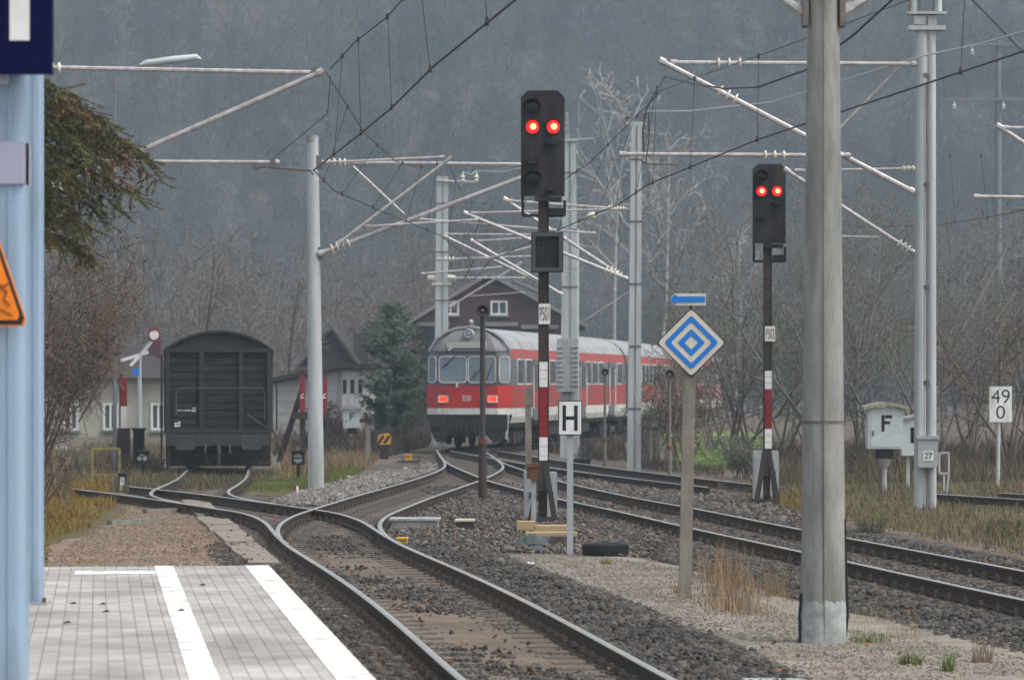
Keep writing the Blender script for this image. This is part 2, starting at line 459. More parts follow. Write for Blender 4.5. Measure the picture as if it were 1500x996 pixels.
ROUTE_B = [(16, 9.4), (22, 8.2), (30, 6.6), (35, 5.75), (42.3, 4.75), (47, 4.1), (52, 3.4), (60, 2.38), (65.5, 1.58), (72, .82), (78, .2), (85, -.33), (91.5, -.78), (97, -1.08), (104, -1.36)]
ROUTE_C = [(72.5, 4.75), (75, 4.25), (80, 3.3), (85, 2.42), (90, 1.62), (96.3, .75), (105, -.35), (112, -1.2)]
ROUTE_D = [(68.6, 8.75), (66.5, 9.5), (60, 12.2), (52, 15.8)]
RAIL = [(-.062, 0), (.062, 0), (.062, .012), (.012, .03), (.010, .108), (.034, .118), (.034, .146), (.026, .152), (-.026, .152), (-.034, .146), (-.034, .118), (-.010, .108), (-.012, .03), (-.062, .012)]
def frames(path):
    out = []
    for i, p in enumerate(path):
        d = (path[min(i+1, len(path)-1)]-path[max(i-1, 0)]).normalized()
        out.append((p, d, Vector((d.y, -d.x, 0))))
    return out
def rail_mesh(fr, off, z):
    mb = MB(); n = len(RAIL); vs = []
    for p, d, nr in fr:
        for x, h in RAIL: vs.append(p+nr*(off+x)+Vector((0, 0, z+h)))
    fs = []; mi = []
    for i in range(len(fr)-1):
        for k in range(n):
            fs.append((i*n+k, i*n+(k+1) % n, (i+1)*n+(k+1) % n, (i+1)*n+k)); mi.append(1 if k in (6, 7, 8) else 0)
    fs.append(tuple(range(n-1, -1, -1))); mi.append(0); fs.append(tuple((len(fr)-1)*n+k for k in range(n))); mi.append(0)
    mb.add(vs, fs); mb.mi = mi
    return mb
FR = {}
slp = MB()
slp.prism([(-.14, -.12), (.14, -.12), (.115, .045), (-.115, .045)], -1.28, 1.28)
sl_me = None
def track(key, pts, z, label, sl_range=None, skip=(None, None), smat='sleeper'):
    global sl_me
    path = spline(pts); fr = frames(path); FR[key] = fr
    t = thing('railway_track', label, 'railway track', (0, 0, 0))
    for s in (-.75, .75): rail_mesh(fr, s, .03+z).build('rail', ['rail_side', 'rail_top'], t, smooth=40)
    if sl_range:
        # sleepers every 0.6 m along the route
        acc = 0; last = fr[0][0]; pos = []
        dense = []
        for (p, d, nr), (q, _, _) in zip(fr, fr[1:]):
            for k in range(8): dense.append((p.lerp(q, k/8), d, nr))
        nxt = 0.0
        for i in range(1, len(dense)):
            acc += (dense[i][0]-dense[i-1][0]).length
            if acc >= nxt:
                nxt += .6
                if sl_range[0] < dense[i][0].y < sl_range[1]: pos.append(dense[i])
        pos = pos[:100]
        for p, d, nr in pos:
            if sl_me is None:
                mb = MB()
                for s in (-1, 1):
                    mb.prism([(-.13, -.11), (.13, -.11), (.105, .026), (-.105, .026)], s*.32, s*1.22)
                mb.prism([(-.12, -.11), (.12, -.11), (.095, .014), (-.095, .014)], -.32, .32)
                mb.cur = 1
                for s in (-.75, .75):
                    mb.box((0, s, .034), (.17, .30, .016)); 
                    for q in (-.105, .105):
                        mb.box((0, s+q, .055), (.11, .05, .05)); mb.box((0, s+q, .085), (.035, .035, .05))
                o = mb.build('sleeper', [smat, 'clip'], t); sl_me = o.data
            else:
                o = bpy.data.objects.new('sleeper', sl_me); COL.objects.link(o); o.parent = t
            o.location = p; o.rotation_euler = (0, 0, math.atan2(d.y, d.x))
    return t
track('T', ROUTE_T, 0, 'curving railway track from the platform edge through the points to the red train', (19, 80))
track('L', ROUTE_L, .003, 'turnout track bending left towards the grey goods wagon', (56, 88))
track('X', ROUTE_X, .006, 'overgrown side track running off left under the bare brown bush')
track('B', ROUTE_B, .0045, 'straight railway track on the far side of the pale gravel strip', (29, 88))
track('C', ROUTE_C, .0075, 'rusty far track behind the diamond sign post ending in the bushes')
track('D', ROUTE_D, .009, 'short piece of track in dry grass at the far right edge')

def ribbon(name, fr, lo, hi, z, m, r0, r1):
    sel = [f for f in fr if r0 <= f[0].y <= r1]
    r = random.Random(name); vs = []
    k = len(sel)
    for p, d, nr in sel:
        a = p+nr*(lo+r.uniform(-.15, .15)); b = p+nr*(hi+r.uniform(-.15, .15))
        vs += [(a.x, a.y, z), (b.x, b.y, z), (a.x, a.y, -.03), (b.x, b.y, -.03)]
    mb = MB(); fs = []
    for i in range(k-1):
        p, q = 4*i, 4*i+4
        fs += [(p, p+1, q+1, q), (p, q, q+2, p+2), (p+1, p+3, q+3, q+1)]
    mb.add(vs, fs)
    return struct(mb.build(name, m))
ribbon('ballast_bed', FR['T'], -1.9, 2.1, .004, 'ballast', 15, 120)
ribbon('ballast_bed', FR['L'], -1.7, 1.9, .008, 'ballast', 50, 92)
ribbon('ballast_bed', FR['B'], -2.0, 2.6, .012, 'ballast', 15, 104)
ribbon('ballast_bed', FR['C'], -1.8, 2.0, .016, 'ballast', 66, 112)
ribbon('track_fill', FR['T'], -.66, .66, .0165, 'between', 15, 48)
sheet('gravel_strip', [(712, 815), (760, 812), (850, 812), (940, 818), (1005, 832), (1095, 862), (1190, 890), (1300, 904), (1420, 926), (1620, 960), (1900, 1060), (1500, 1300), (1250, 1010), (1120, 985), (1010, 935), (940, 905), (850, 868)], .028, 'gravel_pale')
sheet('kerb', [(1086, 993), (1190, 993), (1195, 1020), (1090, 1020)], .06, 'concrete_pale')
sheet('dirt_path', [(150, 722), (235, 727), (262, 735), (300, 765), (370, 800), (412, 834), (60, 834), (60, 800), (130, 780), (190, 750)], .024, 'path_dirt')
sheet('verge', [(-40, 715), (150, 722), (195, 748), (140, 778), (66, 800), (66, 840), (-60, 840)], .030, 'verge')
sheet('verge', [(355, 708), (420, 690), (500, 680), (535, 684), (520, 700), (480, 716), (400, 728), (350, 722)], .020, 'verge')
sheet('verge', [(1045, 715), (1110, 700), (1300, 700), (1600, 700), (1700, 790), (1500, 806), (1360, 782), (1240, 762), (1120, 742)], .006, 'verge')
sheet('meadow', [(4.2, 94), (6.9, 98), (9.6, 135), (11.5, 170), (7.2, 170), (5.4, 125)], .012, 'meadow_grass', px=False)
sheet('road', [(-40, 108), (-9.6, 98), (-9.8, 103), (-40, 116)], .034, 'asphalt', px=False)
sheet('yard', [(-45, 117), (-11, 106), (-16, 128), (-45, 170)], .022, 'asphalt', px=False)

# ------------------------------------------------------------------ platform
PZ = .55
m = bpy.data.materials.new('pavers'); m.use_nodes = True; nt = m.node_tree; N = nt.nodes; L = nt.links; b = N['Principled BSDF']
b.inputs['Roughness'].default_value = .85
tc = N.new('ShaderNodeTexCoord'); mp = N.new('ShaderNodeMapping'); mp.inputs['Rotation'].default_value = (0, 0, R(90))
L.new(tc.outputs['Object'], mp.inputs['Vector'])
br = N.new('ShaderNodeTexBrick'); br.inputs['Scale'].default_value = 1; br.inputs['Brick Width'].default_value = .21; br.inputs['Row Height'].default_value = .105
br.inputs['Mortar Size'].default_value = .006; br.inputs['Mortar Smooth'].default_value = .3
br.inputs['Color1'].default_value = (.41, .39, .36, 1); br.inputs['Color2'].default_value = (.32, .303, .28, 1); br.inputs['Mortar'].default_value = (.235, .22, .20, 1)
L.new(mp.outputs['Vector'], br.inputs['Vector'])
n = N.new('ShaderNodeTexNoise'); n.inputs['Scale'].default_value = 1.1; n.inputs['Detail'].default_value = 8; L.new(tc.outputs['Object'], n.inputs['Vector'])
mr = N.new('ShaderNodeMapRange'); mr.inputs['From Min'].default_value = .3; mr.inputs['From Max'].default_value = .7; mr.inputs['To Min'].default_value = .62; mr.inputs['To Max'].default_value = 1.25; L.new(n.outputs['Fac'], mr.inputs['Value'])
h = N.new('ShaderNodeHueSaturation'); L.new(br.outputs['Color'], h.inputs['Color']); L.new(mr.outputs['Result'], h.inputs['Value']); L.new(h.outputs['Color'], b.inputs['Base Color'])
bp = N.new('ShaderNodeBump'); bp.inputs['Strength'].default_value = .5; bp.inputs['Distance'].default_value = .01; bp.invert = True
L.new(br.outputs['Fac'], bp.inputs['Height']); L.new(bp.outputs['Normal'], b.inputs['Normal'])
MATS['pavers'] = m
pa = P(552, 996, GD(996, PZ)); pb = P(398, 832, GD(832, PZ))
pd = Vector((pb.x-pa.x, pb.y-pa.y, 0)).normalized()
rz = math.atan2(-pd.x, pd.y)
org = Vector((pb.x, GD(828, PZ), 0)); org.x = pa.x+pd.x/pd.y*(org.y-pa.y)
pl = MB(); pl.slab([(-9, -34), (0, -34), (0, 0), (-9, 0)], 0, PZ)
o = pl.build('platform', 'pavers'); o.location = org; o.rotation_euler.z = rz; struct(o); PLAT = o
def strip(x0, x1, y0, y1):
    mb = MB(); mb.add([(x0, y0, PZ+.004), (x1, y0, PZ+.004), (x1, y1, PZ+.004), (x0, y1, PZ+.004)], [(0, 1, 2, 3)])
    o = mb.build('platform_marking', 'white_stripe'); o.location = org; o.rotation_euler.z = rz; struct(o)
strip(-.235, -.005, -34, -.02); strip(-1.10, -.92, -34, -.004); strip(-1.85, -1.11, -1.45, -.85)
# ------------------------------------------------------------------ masts and their cantilever arms
def insulators(m, a, b, n=3, t0=.08, t1=.2, r=.085, parent=None):
    """a porcelain rod insulator with n sheds lying on the arm a-b"""
    mb = MB(m.location)
    a = Vector(a); b = Vector(b); d = (b-a).normalized()
    p0 = a.lerp(b, t0); p1 = a.lerp(b, t1)
    mb.tube([p0, p1], .03, 8)
    for k in range(n):
        c = p0.lerp(p1, (k+.5)/n)
        mb.tube([c-d*.030, c-d*.012, c+d*.012, c+d*.030], [.035, r, r, .035], 12)
    return mb.build('insulator', 'porcelain', parent, smooth=50)
def arm(m, a, b, d, r=.035, mt='arm', ins=None, caps=True, db=None):
    """tube from picture point a to b at distance d (db: distance of b)"""
    A = P(*a, d); B = P(*b, db or d)
    mb = MB(m.location); mb.tube([A, B], r, 8)
    dd = (B-A).normalized()
    if caps:
        for q, s in ((A, 1), (B, -1)):
            mb.tube([q-dd*.02, q+dd*s*.10], r*1.5, 8)
    o = mb.build('bracket_arm', mt, m, smooth=40)
    if ins:
        for (t0, t1, n) in ins: insulators(m, A, B, n, t0, t1, r=r*2.3, parent=o)
    return o
def mast(label, cx, base_y, top_y, w_base, w_top, mt='mast_steel', d=None, kind='round', cap=None, group='overhead line masts', plinth=0):
    d = d or GD(base_y)
    x = (cx[0]-750)*d/FPX; xt = (cx[1]-750)*d/FPX
    zt = EYE+(HOR-top_y)*d/FPX
    wb = w_base*d/FPX; wt = w_top*d/FPX
    t = thing('line_mast', label, 'mast', (x, d, 0), 0, group)
    mb = MB(t.location)
    n = 20
    if kind == 'round':
        mb.tube([(x+(xt-x)*k/6, d, zt*k/6) for k in range(7)], [(wb+(wt-wb)*k/6)/2 for k in range(7)], n)
        o = mb.build('shaft', mt, t, smooth=50)
    else:   # two channel legs with battens between them
        n_ = 8; ol = [(-.5, -.16), (-.10, -.16), (-.08, -.11), (.08, -.11), (.10, -.16), (.5, -.16), (.5, .16), (-.5, .16)]
        vs = [(x+u*wb, d+v, 0) for u, v in ol]+[(xt+u*wt, d+v, zt) for u, v in ol]
        mb.add(vs, [(i, (i+1) % n_, (i+1) % n_+n_, i+n_) for i in range(n_)]+[tuple(range(n_, 2*n_))])
        mb.build('shaft', mt, t)
        for f in (.18, .36, .54, .72, .9):
            mb = MB(t.location); mb.box((x+(xt-x)*f, d-.165, zt*f), (wb*.9, .02, .05)); mb.build('strap', 'arm_dark', t)
    return t
M_near = mast('thick weathered concrete mast with a whitewashed foot standing in the gravel strip', (1206, 1206), 945, -190, 68, 42, 'concrete', group=None)
x0, d0 = M_near.location.x, M_near.location.y
mb = MB(M_near.location); rr = 68*d0/FPX/2
mb.tube([(x0, d0, 0), (x0, d0, .36), (x0, d0, .40)], [rr+.004, rr-.002, rr-.009], 36)
_r = random.Random(3)
for v in mb.v:
    if v.z > .3: v.z += _r.uniform(-.03, .035)
mb.build('whitewash', 'concrete_pale', M_near, smooth=60)
mb = MB(M_near.location)
mb.tube([P(1237, 945, d0-.05), P(1242, 900, d0-.05), P(1240, 850, d0-.05), P(1237, 760, d0-.05)], .012, 6)
mb.tube([P(1172, 945, d0-.05), P(1171, 900, d0-.05), P(1174, 868, d0-.05)], .012, 6); mb.build('earth_cable', 'black_paint', M_near)
mb = MB(M_near.location)
for z, w in ((EYE+(HOR-618)*d0/FPX, 59.5),):
    r2 = w*d0/FPX/2+.006
    mb.tube([(x0, d0, z-.012), (x0, d0, z+.012)], r2, 24)
mb.build('strap', 'concrete_band', M_near)
mb = MB(M_near.location); mb.tube([P(1207.5, 938, d0-.202), P(1206.5, 700, d0-.196), P(1206, 400, d0-.180), P(1206, -10, d0-.162)], .006, 5); mb.build('casting_seam', 'concrete_band', M_near)
for s in (-1, 1):
    mb = MB(M_near.location); q = P(1206+s*27, 18, d0); mb.box(q, (.05, .2, .26)); mb.build('bracket_plate', 'arm_dark', M_near)
for a, b in (((1130, -14), (1178, 20)), ((1236, 18), (1310, -26))):
    arm(M_near, a, b, d0, .04, 'arm', None)
M27 = mast('twin legged grey mast with a small 27 plate and a fixture on top', (1355, 1357), 745, 44, 34, 30, 'mast_steel', kind='round', group=None)
# it is really two poles side by side
x0, d0 = M27.location.x, M27.location.y
for ch in list(M27.children): bpy.data.objects.remove(ch)
for c0, c1, w in ((1348, 1350.5, 19), (1364.5, 1364, 14.5)):
    mb = MB(M27.location); A = P(c0, 745, d0); B = P(c1, 44, d0); A.z = 0
    mb.tube([A, B], [w*d0/FPX/2, w*.93*d0/FPX/2], 16); mb.build('pole', 'mast_steel', M27, smooth=50)
mb = MB(M27.location)
mb.tube([P(1358, 650, d0-.13), P(1358, 120, d0-.13)], .018, 6); mb.tube([P(1358, 745, d0-.13), P(1358, 680, d0-.13)], .018, 6)
for y in (110, 270, 420, 560): mb.box(P(1357, y, d0-.10), (.1, .04, .06))
mb.build('cable_conduit', 'arm_dark', M27)
mb = MB(M27.location); c = P(1358, 662, d0-.16)
mb.prism([(x*1, z) for x, z in rrect(c.x, c.z, .37, .56, .05)], d0-.30, d0-.02)
bx = mb.build('switch_box', 'cabinet', M27)
mb = MB(M27.location); mb.prism([(x, z) for x, z in rrect(c.x, c.z+.27, .42, .06, .02)], d0-.33, d0); mb.build('lid', 'cabinet', bx)
mb = MB(M27.location); q = P(1357, 667, d0); mb.box((q.x, d0-.305, q.z), (.18, .01, .18)); pl_ = mb.build('number_plate', 'sign_white', M27)
text('lettering', '27', .115, (q.x, d0-.311, q.z), 'black_paint', pl_, bold=.005, org=M27.location)
mb = MB(M27.location)
mb.box(P(1357, 42, d0), (.68, .30, .08)); mb.box(P(1357, 20, d0), (.72, .28, .05)); mb.build('platform_frame', 'mast_steel', M27)
mb = MB(M27.location)
mb.box(P(1346, 31, d0), (.20, .22, .16)); mb.box(P(1365, 31, d0), (.16, .2, .18)); mb.build('clamp_block', 'cabinet', M27)
mb = MB(M27.location)
for px in (1338, 1375):
    mb.tube([P(px, 18, d0), P(px, -60, d0)], .06, 10)
mb.build('top_tube', 'box_grey', M27, smooth=50)
mb = MB(M27.location)
for px in (1333, 1348, 1368): mb.tube([P(px, 18, d0-.1), P(px, -60, d0-.1)], .02, 6)
mb.build('top_rod', 'arm_dark', M27)
D = d0-.05
arm(M27, (984, 92), (1343, 94), D, .040, 'arm', [(.17, .30, 3)])
arm(M27, (967, 89), (1339, 282), D-.1, .050, 'arm', [(.22, .31, 3)])
arm(M27, (909, 226), (1246, 228), D-.25, .038, 'arm', [(.61, .73, 3)])
arm(M27, (1318, 98), (1228, 190), D+.1, .02, 'arm', caps=False)
arm(M27, (1150, 248), (1341, 372), D+.4, .036, 'arm', [(.86, .96, 3)])
arm(M27, (1166, 250), (1346, 247), D+.4, .025, 'arm', [(.86, .97, 3)])
arm(M27, (1215, 346), (1288, 348), D+.45, .025, 'arm')
mb = MB(M27.location); mb.tube([P(934, 232, D-.3), P(948, 240, D-.3), P(990, 241, D-.3), P(994, 248, D-.3)], .018, 6); mb.build('steady_arm', 'arm_dark', M27)

M_l = mast('slim pale mast beside the points between goods wagon and train', (463, 458), 718, 200, 24, 16.5)
d0 = M_l.location.y; D = d0-.02
mb = MB(M_l.location); mb.tube([P(457.5, 210, d0), P(457.5, 199, d0)], 8.6*d0/FPX, 16); mb.build('cap', 'concrete', M_l)
arm(M_l, (466, 238), (775, 241), D, .040, 'arm', [(.04, .14, 4)])
arm(M_l, (468, 372), (775, 256), D-.1, .050, 'arm', [(.05, .15, 4)])
arm(M_l, (497, 356), (662, 230), D-.3, .036, 'arm')
arm(M_l, (480, 238), (652, 230), D-.3, .026, 'arm')
arm(M_l, (517, 244), (592, 314), D-.05, .026, 'arm', caps=False)
arm(M_l, (535, 332), (700, 322), D-.2, .028, 'arm')
mb = MB(M_l.location)
for y in (238, 372): mb.box(P(468 if y > 300 else 466, y, d0), (.16, .2, .28))
mb.build('mounting_bracket', 'arm_dark', M_l)
M4 = mast('tall grey mast in front of the second red coach', (928.5, 932), 690, 183, 20, 15, kind='legs')
d0 = M4.location.y; D = d0-.02
mb = MB(M4.location); mb.box(P(932, 181, d0), (.52, .16, .08)); mb.build('crossbar', 'mast_steel', M4)
mb = MB(M4.location)
for px in (920, 945): mb.lathe([(.03, 0), (.07, .03), (.03, .08), (.07, .12), (.03, .17), (.07, .20), (.02, .27)], P(px, 179, d0), 'Z', 10)
mb.build('post_insulator', 'arm_dark', M4, smooth=60)
arm(M4, (744, 294), (922, 307), D, .034, 'arm', [(.82, .96, 6)])
arm(M4, (738, 291), (922, 412), D, .045, 'arm', [(.84, .94, 4)])
arm(M4, (680, 312), (920, 409), D-.4, .045, 'arm', [(.85, .94, 3)])
arm(M4, (690, 312), (918, 306), D-.4, .026, 'arm')
arm(M4, (614, 321), (873, 342), D-.3, .032, 'arm')
arm(M4, (920, 428), (855, 470), D, .018, 'arm', caps=False)
mb = MB(M4.location); c = P(866, 317, D); mb.tube([c+Vector((-.12, 0, -.04)), c+Vector((-.05, 0, 0)), c+Vector((.08, 0, .03)), c+Vector((.14, 0, .05))], [.04, .10, .10, .03], 10); mb.tube([c, P(905, 306, D)], .012, 5); mb.build('tension_insulator', 'porcelain', M4, smooth=60)
M5 = mast('broad twin legged mast rising behind the H board', (834, 834), 671, 207, 27, 19, kind='legs')
d0 = M5.location.y; D = d0-.02
mb = MB(M5.location); mb.box(P(834, 206, d0), (.52, .4, .08)); mb.build('cap_plate', 'mast_steel', M5)
arm(M5, (651, 346), (824, 430), D, .045, 'arm')
arm(M5, (690, 352), (824, 432), D-.5, .045, 'arm')
arm(M5, (652, 343), (824, 344), D, .028, 'arm')
arm(M5, (641, 380), (824, 374), D-.3, .036, 'arm', [(.05, .14, 3)])
arm(M5, (700, 353), (824, 345), D-.3, .028, 'arm')
arm(M5, (711, 379), (830, 348), D-.5, .036, 'arm')
mb = MB(M5.location); mb.prism([(x, z) for x, z in rrect(*XZ(831, 535, d0), .66, 1.62, .03)], d0-.5, d0-.24)
sw = mb.build('heat_sink_box', 'cabinet', M5)
mb = MB(M5.location)
for k in range(9):
    for px in (820, 842): mb.box(P(px, 508+k*7, d0-.52), (.2, .05, .05))
mb.build('fin', 'mast_steel', sw)
M5b = mast('narrow mast close behind the broad one beside the train', (844, 844), 668, 335, 9, 8, d=116)
M6 = mast('slim mast standing behind the front of the red train', (646, 648), 668, 259, 21, 16.5, kind='legs', d=131)
d0 = M6.location.y; D = d0-.02
arm(M6, (640, 265), (699, 267), D-.2, .04, 'arm', caps=False)
mb = MB(M6.location)
for px in (678, 698): mb.lathe([(.03, 0), (.09, .04), (.03, .1), (.09, .16), (.03, .25), (.02, .35)], P(px, 266, d0-.2), 'Z', 10)
mb.build('post_insulator', 'porcelain', M6, smooth=60)
mb = MB(M6.location)
for px in (637, 658): mb.lathe([(0, -.3), (.12, -.25), (.15, 0), (.12, .22), (0, .28)], P(px, 408, d0), 'X', 10)
mb.box(P(647, 416, d0), (.7, .4, .1)); mb.build('pulley_set', 'cream', M6, smooth=50)
arm(M6, (618, 401), (735, 391), D-.3, .035, 'arm')
arm(M6, (655, 407), (770, 407), D-.3, .035, 'arm')
arm(M6, (655, 452), (765, 384), D, .04, 'arm', [(.03, .1, 3)])
arm(M6, (683, 434), (770, 428), D, .02, 'arm', caps=False)
# mast behind the platform pillars that carries the two long arms at upper left
M0 = mast('dark line mast mostly hidden behind the blue platform pillars', (40, 42), 790, 60, 26, 20, d=53.3)
d0 = M0.location.y
arm(M0, (54, 99), (470, 107), d0, .036, 'arm', [(.02, .09, 3)])
arm(M0, (50, 290), (474, 104), d0-.1, .042, 'arm', [(.06, .12, 3)])
arm(M0, (52, 236), (410, 238), d0-.2, .030, 'arm')
mb = MB(M0.location); mb.tube([P(372, 240, d0-.2), P(375, 247, d0-.2), P(384, 244, d0-.2), P(455, 250, d0-.25), P(459, 256, d0-.25)], .018, 6); mb.build('steady_arm', 'arm_dark', M0)
mb = MB(M0.location); mb.box(P(462, 106, d0-.05), (.12, .14, .10)); mb.box(P(400, 237, d0-.2), (.08, .1, .09)); mb.build('clamp', 'arm_dark', M0)
# mast just outside the frame whose arms reach in at the right edge
M9 = mast('concrete line mast at the far right edge whose arms reach into view', (1590, 1588), 735, 120, 24, 18, d=69)
d0 = M9.location.y
arm(M9, (1461, 184), (1580, 262), d0, .042, 'arm')
arm(M9, (1470, 187), (1580, 189), d0, .03, 'arm')
arm(M9, (1428, 288), (1580, 290), d0, .034, 'arm')
mb = MB(M9.location); mb.tube([P(1481, 313, d0-.1), P(1484, 307, d0-.1), P(1530, 304, d0-.1), P(1575, 292, d0)], .02, 6); mb.build('steady_arm', 'arm_dark', M9)

# ------------------------------------------------------------------ overhead wires
def wire(label, pts, r=.011, m='wire_dark', sag=0.0, n=8, droppers=None, cat='wire', group=None, curve=True):
    P_ = [Vector(p) for p in pts]
    path = []
    for a, b in zip(P_, P_[1:]):
        for k in range(n):
            t = k/n; q = a.lerp(b, t); q.z -= sag*4*t*(1-t); path.append(q)
    path.append(P_[-1])
    mb = MB(); mb.tube(path, r, 5)
    o = mb.build('overhead_wire', m); tag(o, label, cat, group)
    for a, b in droppers or ():
        mb = MB(); a = Vector(a); b = Vector(b)
        mb.tube([a, b], .006, 4); mb.tube([a-Vector((0, 0, .04)), a+Vector((0, 0, .03))], .018, 6); mb.tube([b-Vector((0, 0, .03)), b+Vector((0, 0, .05))], [.022, .014], 6)
        mb.build('dropper', m, o)
    return o
def interp(tab, d):
    for (d0, *a), (d1, *b) in zip(tab, tab[1:]):
        if d0 <= d <= d1:
            t = (d-d0)/(d1-d0); return [x+(y-x)*t for x, y in zip(a, b)]
    return list(tab[-1][1:])
# over track T: contact wire at 5.5 m, carrier above it (distance, x, z)
ctA = [(22, 1.0, 5.5), (29.6, .03, 5.5), (35.8, -.79, 5.5), (41.4, -1.42, 5.5), (45.3, -1.92, 5.5), (53.3, -2.98, 5.5)]
msA = [(22, 1.05, 6.25), (36, -.90, 6.28), (38.3, -1.2, 6.42), (41.4, -1.46, 6.57), (46, -2.04, 6.72), (53.3, -2.72, 7.03)]
wire('dark contact wire sloping down from the top middle to the upper left arm', [(x, d, z) for d, x, z in ctA], .012)
wire('dark carrier wire above the contact wire with thin droppers', [(x, d, z) for d, x, z in msA], .009,
     droppers=[((interp(msA, d)[0], d, interp(msA, d)[1]), (interp(ctA, d)[0], d, interp(ctA, d)[1])) for d in (27, 31.5, 36.2, 41.2, 45.4, 49.5)])
ctA2 = [(53.3, -2.98, 5.5), (59, -2.95, 5.5), (66, -2.41, 5.5), (76.7, -1.55, 5.5), (93, -1.0, 5.5), (110, -1.5, 5.5), (131, 1.0, 5.5)]
msA2 = [(53.3, -2.80, 6.98), (58.4, -2.41, 6.4), (62.6, -2.05, 6.22), (69, -1.85, 6.5), (76.7, -1.4, 7.1), (84, -1.1, 6.6), (93, -.5, 7.0), (102, -1.1, 6.6), (110, -1.5, 6.9), (131, 1.0, 6.9)]
wire('contact wire running on from the left arm towards the train front', [(x, d, z) for d, x, z in ctA2], .010)
wire('carrier wire dipping from the left arm down past the slim mast', [(x, d, z) for d, x, z in msA2], .008,
     droppers=[((interp(msA2, d)[0], d, interp(msA2, d)[1]), (interp(ctA2, d)[0], d, interp(ctA2, d)[1])) for d in (56, 60, 64.5, 70, 74, 80, 86, 90, 97, 101, 106)])
ctB = [(22, 7.3, 5.5), (34.2, 4.93, 5.5), (46.6, 3.22, 5.5), (57, 2.19, 5.5), (63.5, 1.9, 5.5), (78, .6, 5.5), (93, -.6, 5.5), (110, -1.2, 5.5)]
msB = [(39.5, 4.25, 6.57), (44, 3.62, 6.24), (49, 2.95, 6.36), (53, 2.55, 6.65), (64.7, 2.75, 8.0)]
wire('long dark contact wire rising to the right edge behind the thick mast', [(x, d, z) for d, x, z in ctB], .012)
msB2 = [(24, 7.0, 6.5), (39, 4.2, 6.45), (46.6, 3.24, 6.6), (52, 2.75, 6.8), (57, 2.25, 6.95), (64.7, 2.8, 7.9)]
wire('thin carrier wire with droppers over the straight right hand track', [(x, d, z) for d, x, z in msB2], .006,
     droppers=[((interp(msB2, d)[0], d, interp(msB2, d)[1]), (interp(ctB, d)[0], d, interp(ctB, d)[1])) for d in (36.5, 46.6, 52.5, 56.5, 59.5)])
wire('slack black feeder cable hanging between the right arm and the thick mast', [P(975, 113, 64.5), P(1010, 122, 60), P(1060, 130, 54), P(1110, 128, 49), P(1180, 103, 44), P(1250, 52, 41), P(1320, -12, 38.5)], .014)
msB3 = [(64.7, 2.7, 7.6), (72, 1.6, 6.8), (80, .6, 6.5), (93, -.1, 7.0)]
wire('carrier wire falling from the right arm tip towards the far masts', [(x, d, z) for d, x, z in msB3], .008,
     droppers=[((interp(msB3, d)[0], d, interp(msB3, d)[1]), (interp(ctB, d)[0], d, interp(ctB, d)[1])) for d in (67, 70, 74, 79, 85)])
mb = MB(); mb.tube([P(975, 112, 64.3), P(968, 122, 64.3), P(958, 140, 64.2), P(947, 160, 64.2), P(942, 190, 64.2), P(943, 222, 64.2)], .016, 6)
mb.tube([P(950, 165, 64.2), P(951, 200, 64.2), P(946, 240, 64.2), P(952, 272, 63.5)], .012, 5)
o = mb.build('feeder_loop', 'wire_dark'); tag(o, 'twisted black jumper cable hanging from the tip of the long diagonal arm', 'cable')
wire('bright return wire swinging from the far mast up to the right edge', [P(945, 163, 93), P(1010, 163, 86), P(1130, 150, 75.5), P(1344, 84, 65), P(1430, 66, 58), P(1560, 28, 50)], .016, 'wire_light', n=5)
wire('bright return wire between the two far masts behind the signal', [P(835, 205, 110), P(870, 203, 104), P(900, 187, 98), P(921, 168, 93)], .019, 'wire_light', n=5)
wire('pale wire from the mast behind the train towards the signal', [P(678, 252, 131), P(690, 256, 130), P(698, 250, 131), P(735, 252, 121), P(790, 240, 114), P(834, 207, 110)], .013, 'wire_light', n=4)
wire('dark wire cutting across the top right corner', [P(1405, -20, 50), P(1500, 78, 64), P(1590, 190, 69)], .014)
ctD = [(45, 9.6, 5.5), (69, 10.2, 5.5), (95, 10.6, 5.5)]
wire('faint wire with droppers low over the bushes at the right', [P(1200, 332, 110), P(1375, 330, 85), P(1482, 312, 68.9), P(1560, 296, 66)], .009,
     droppers=[(P(1392, 228, 80), P(1399, 325, 80)), (P(1437, 228, 74), P(1447, 320, 74))])
wire('thin wire sagging across the hillside from the slim mast to the left arm', [P(400, 232, 66), P(440, 200, 60), P(480, 166, 57), P(484, 110, 53.4)], .007)

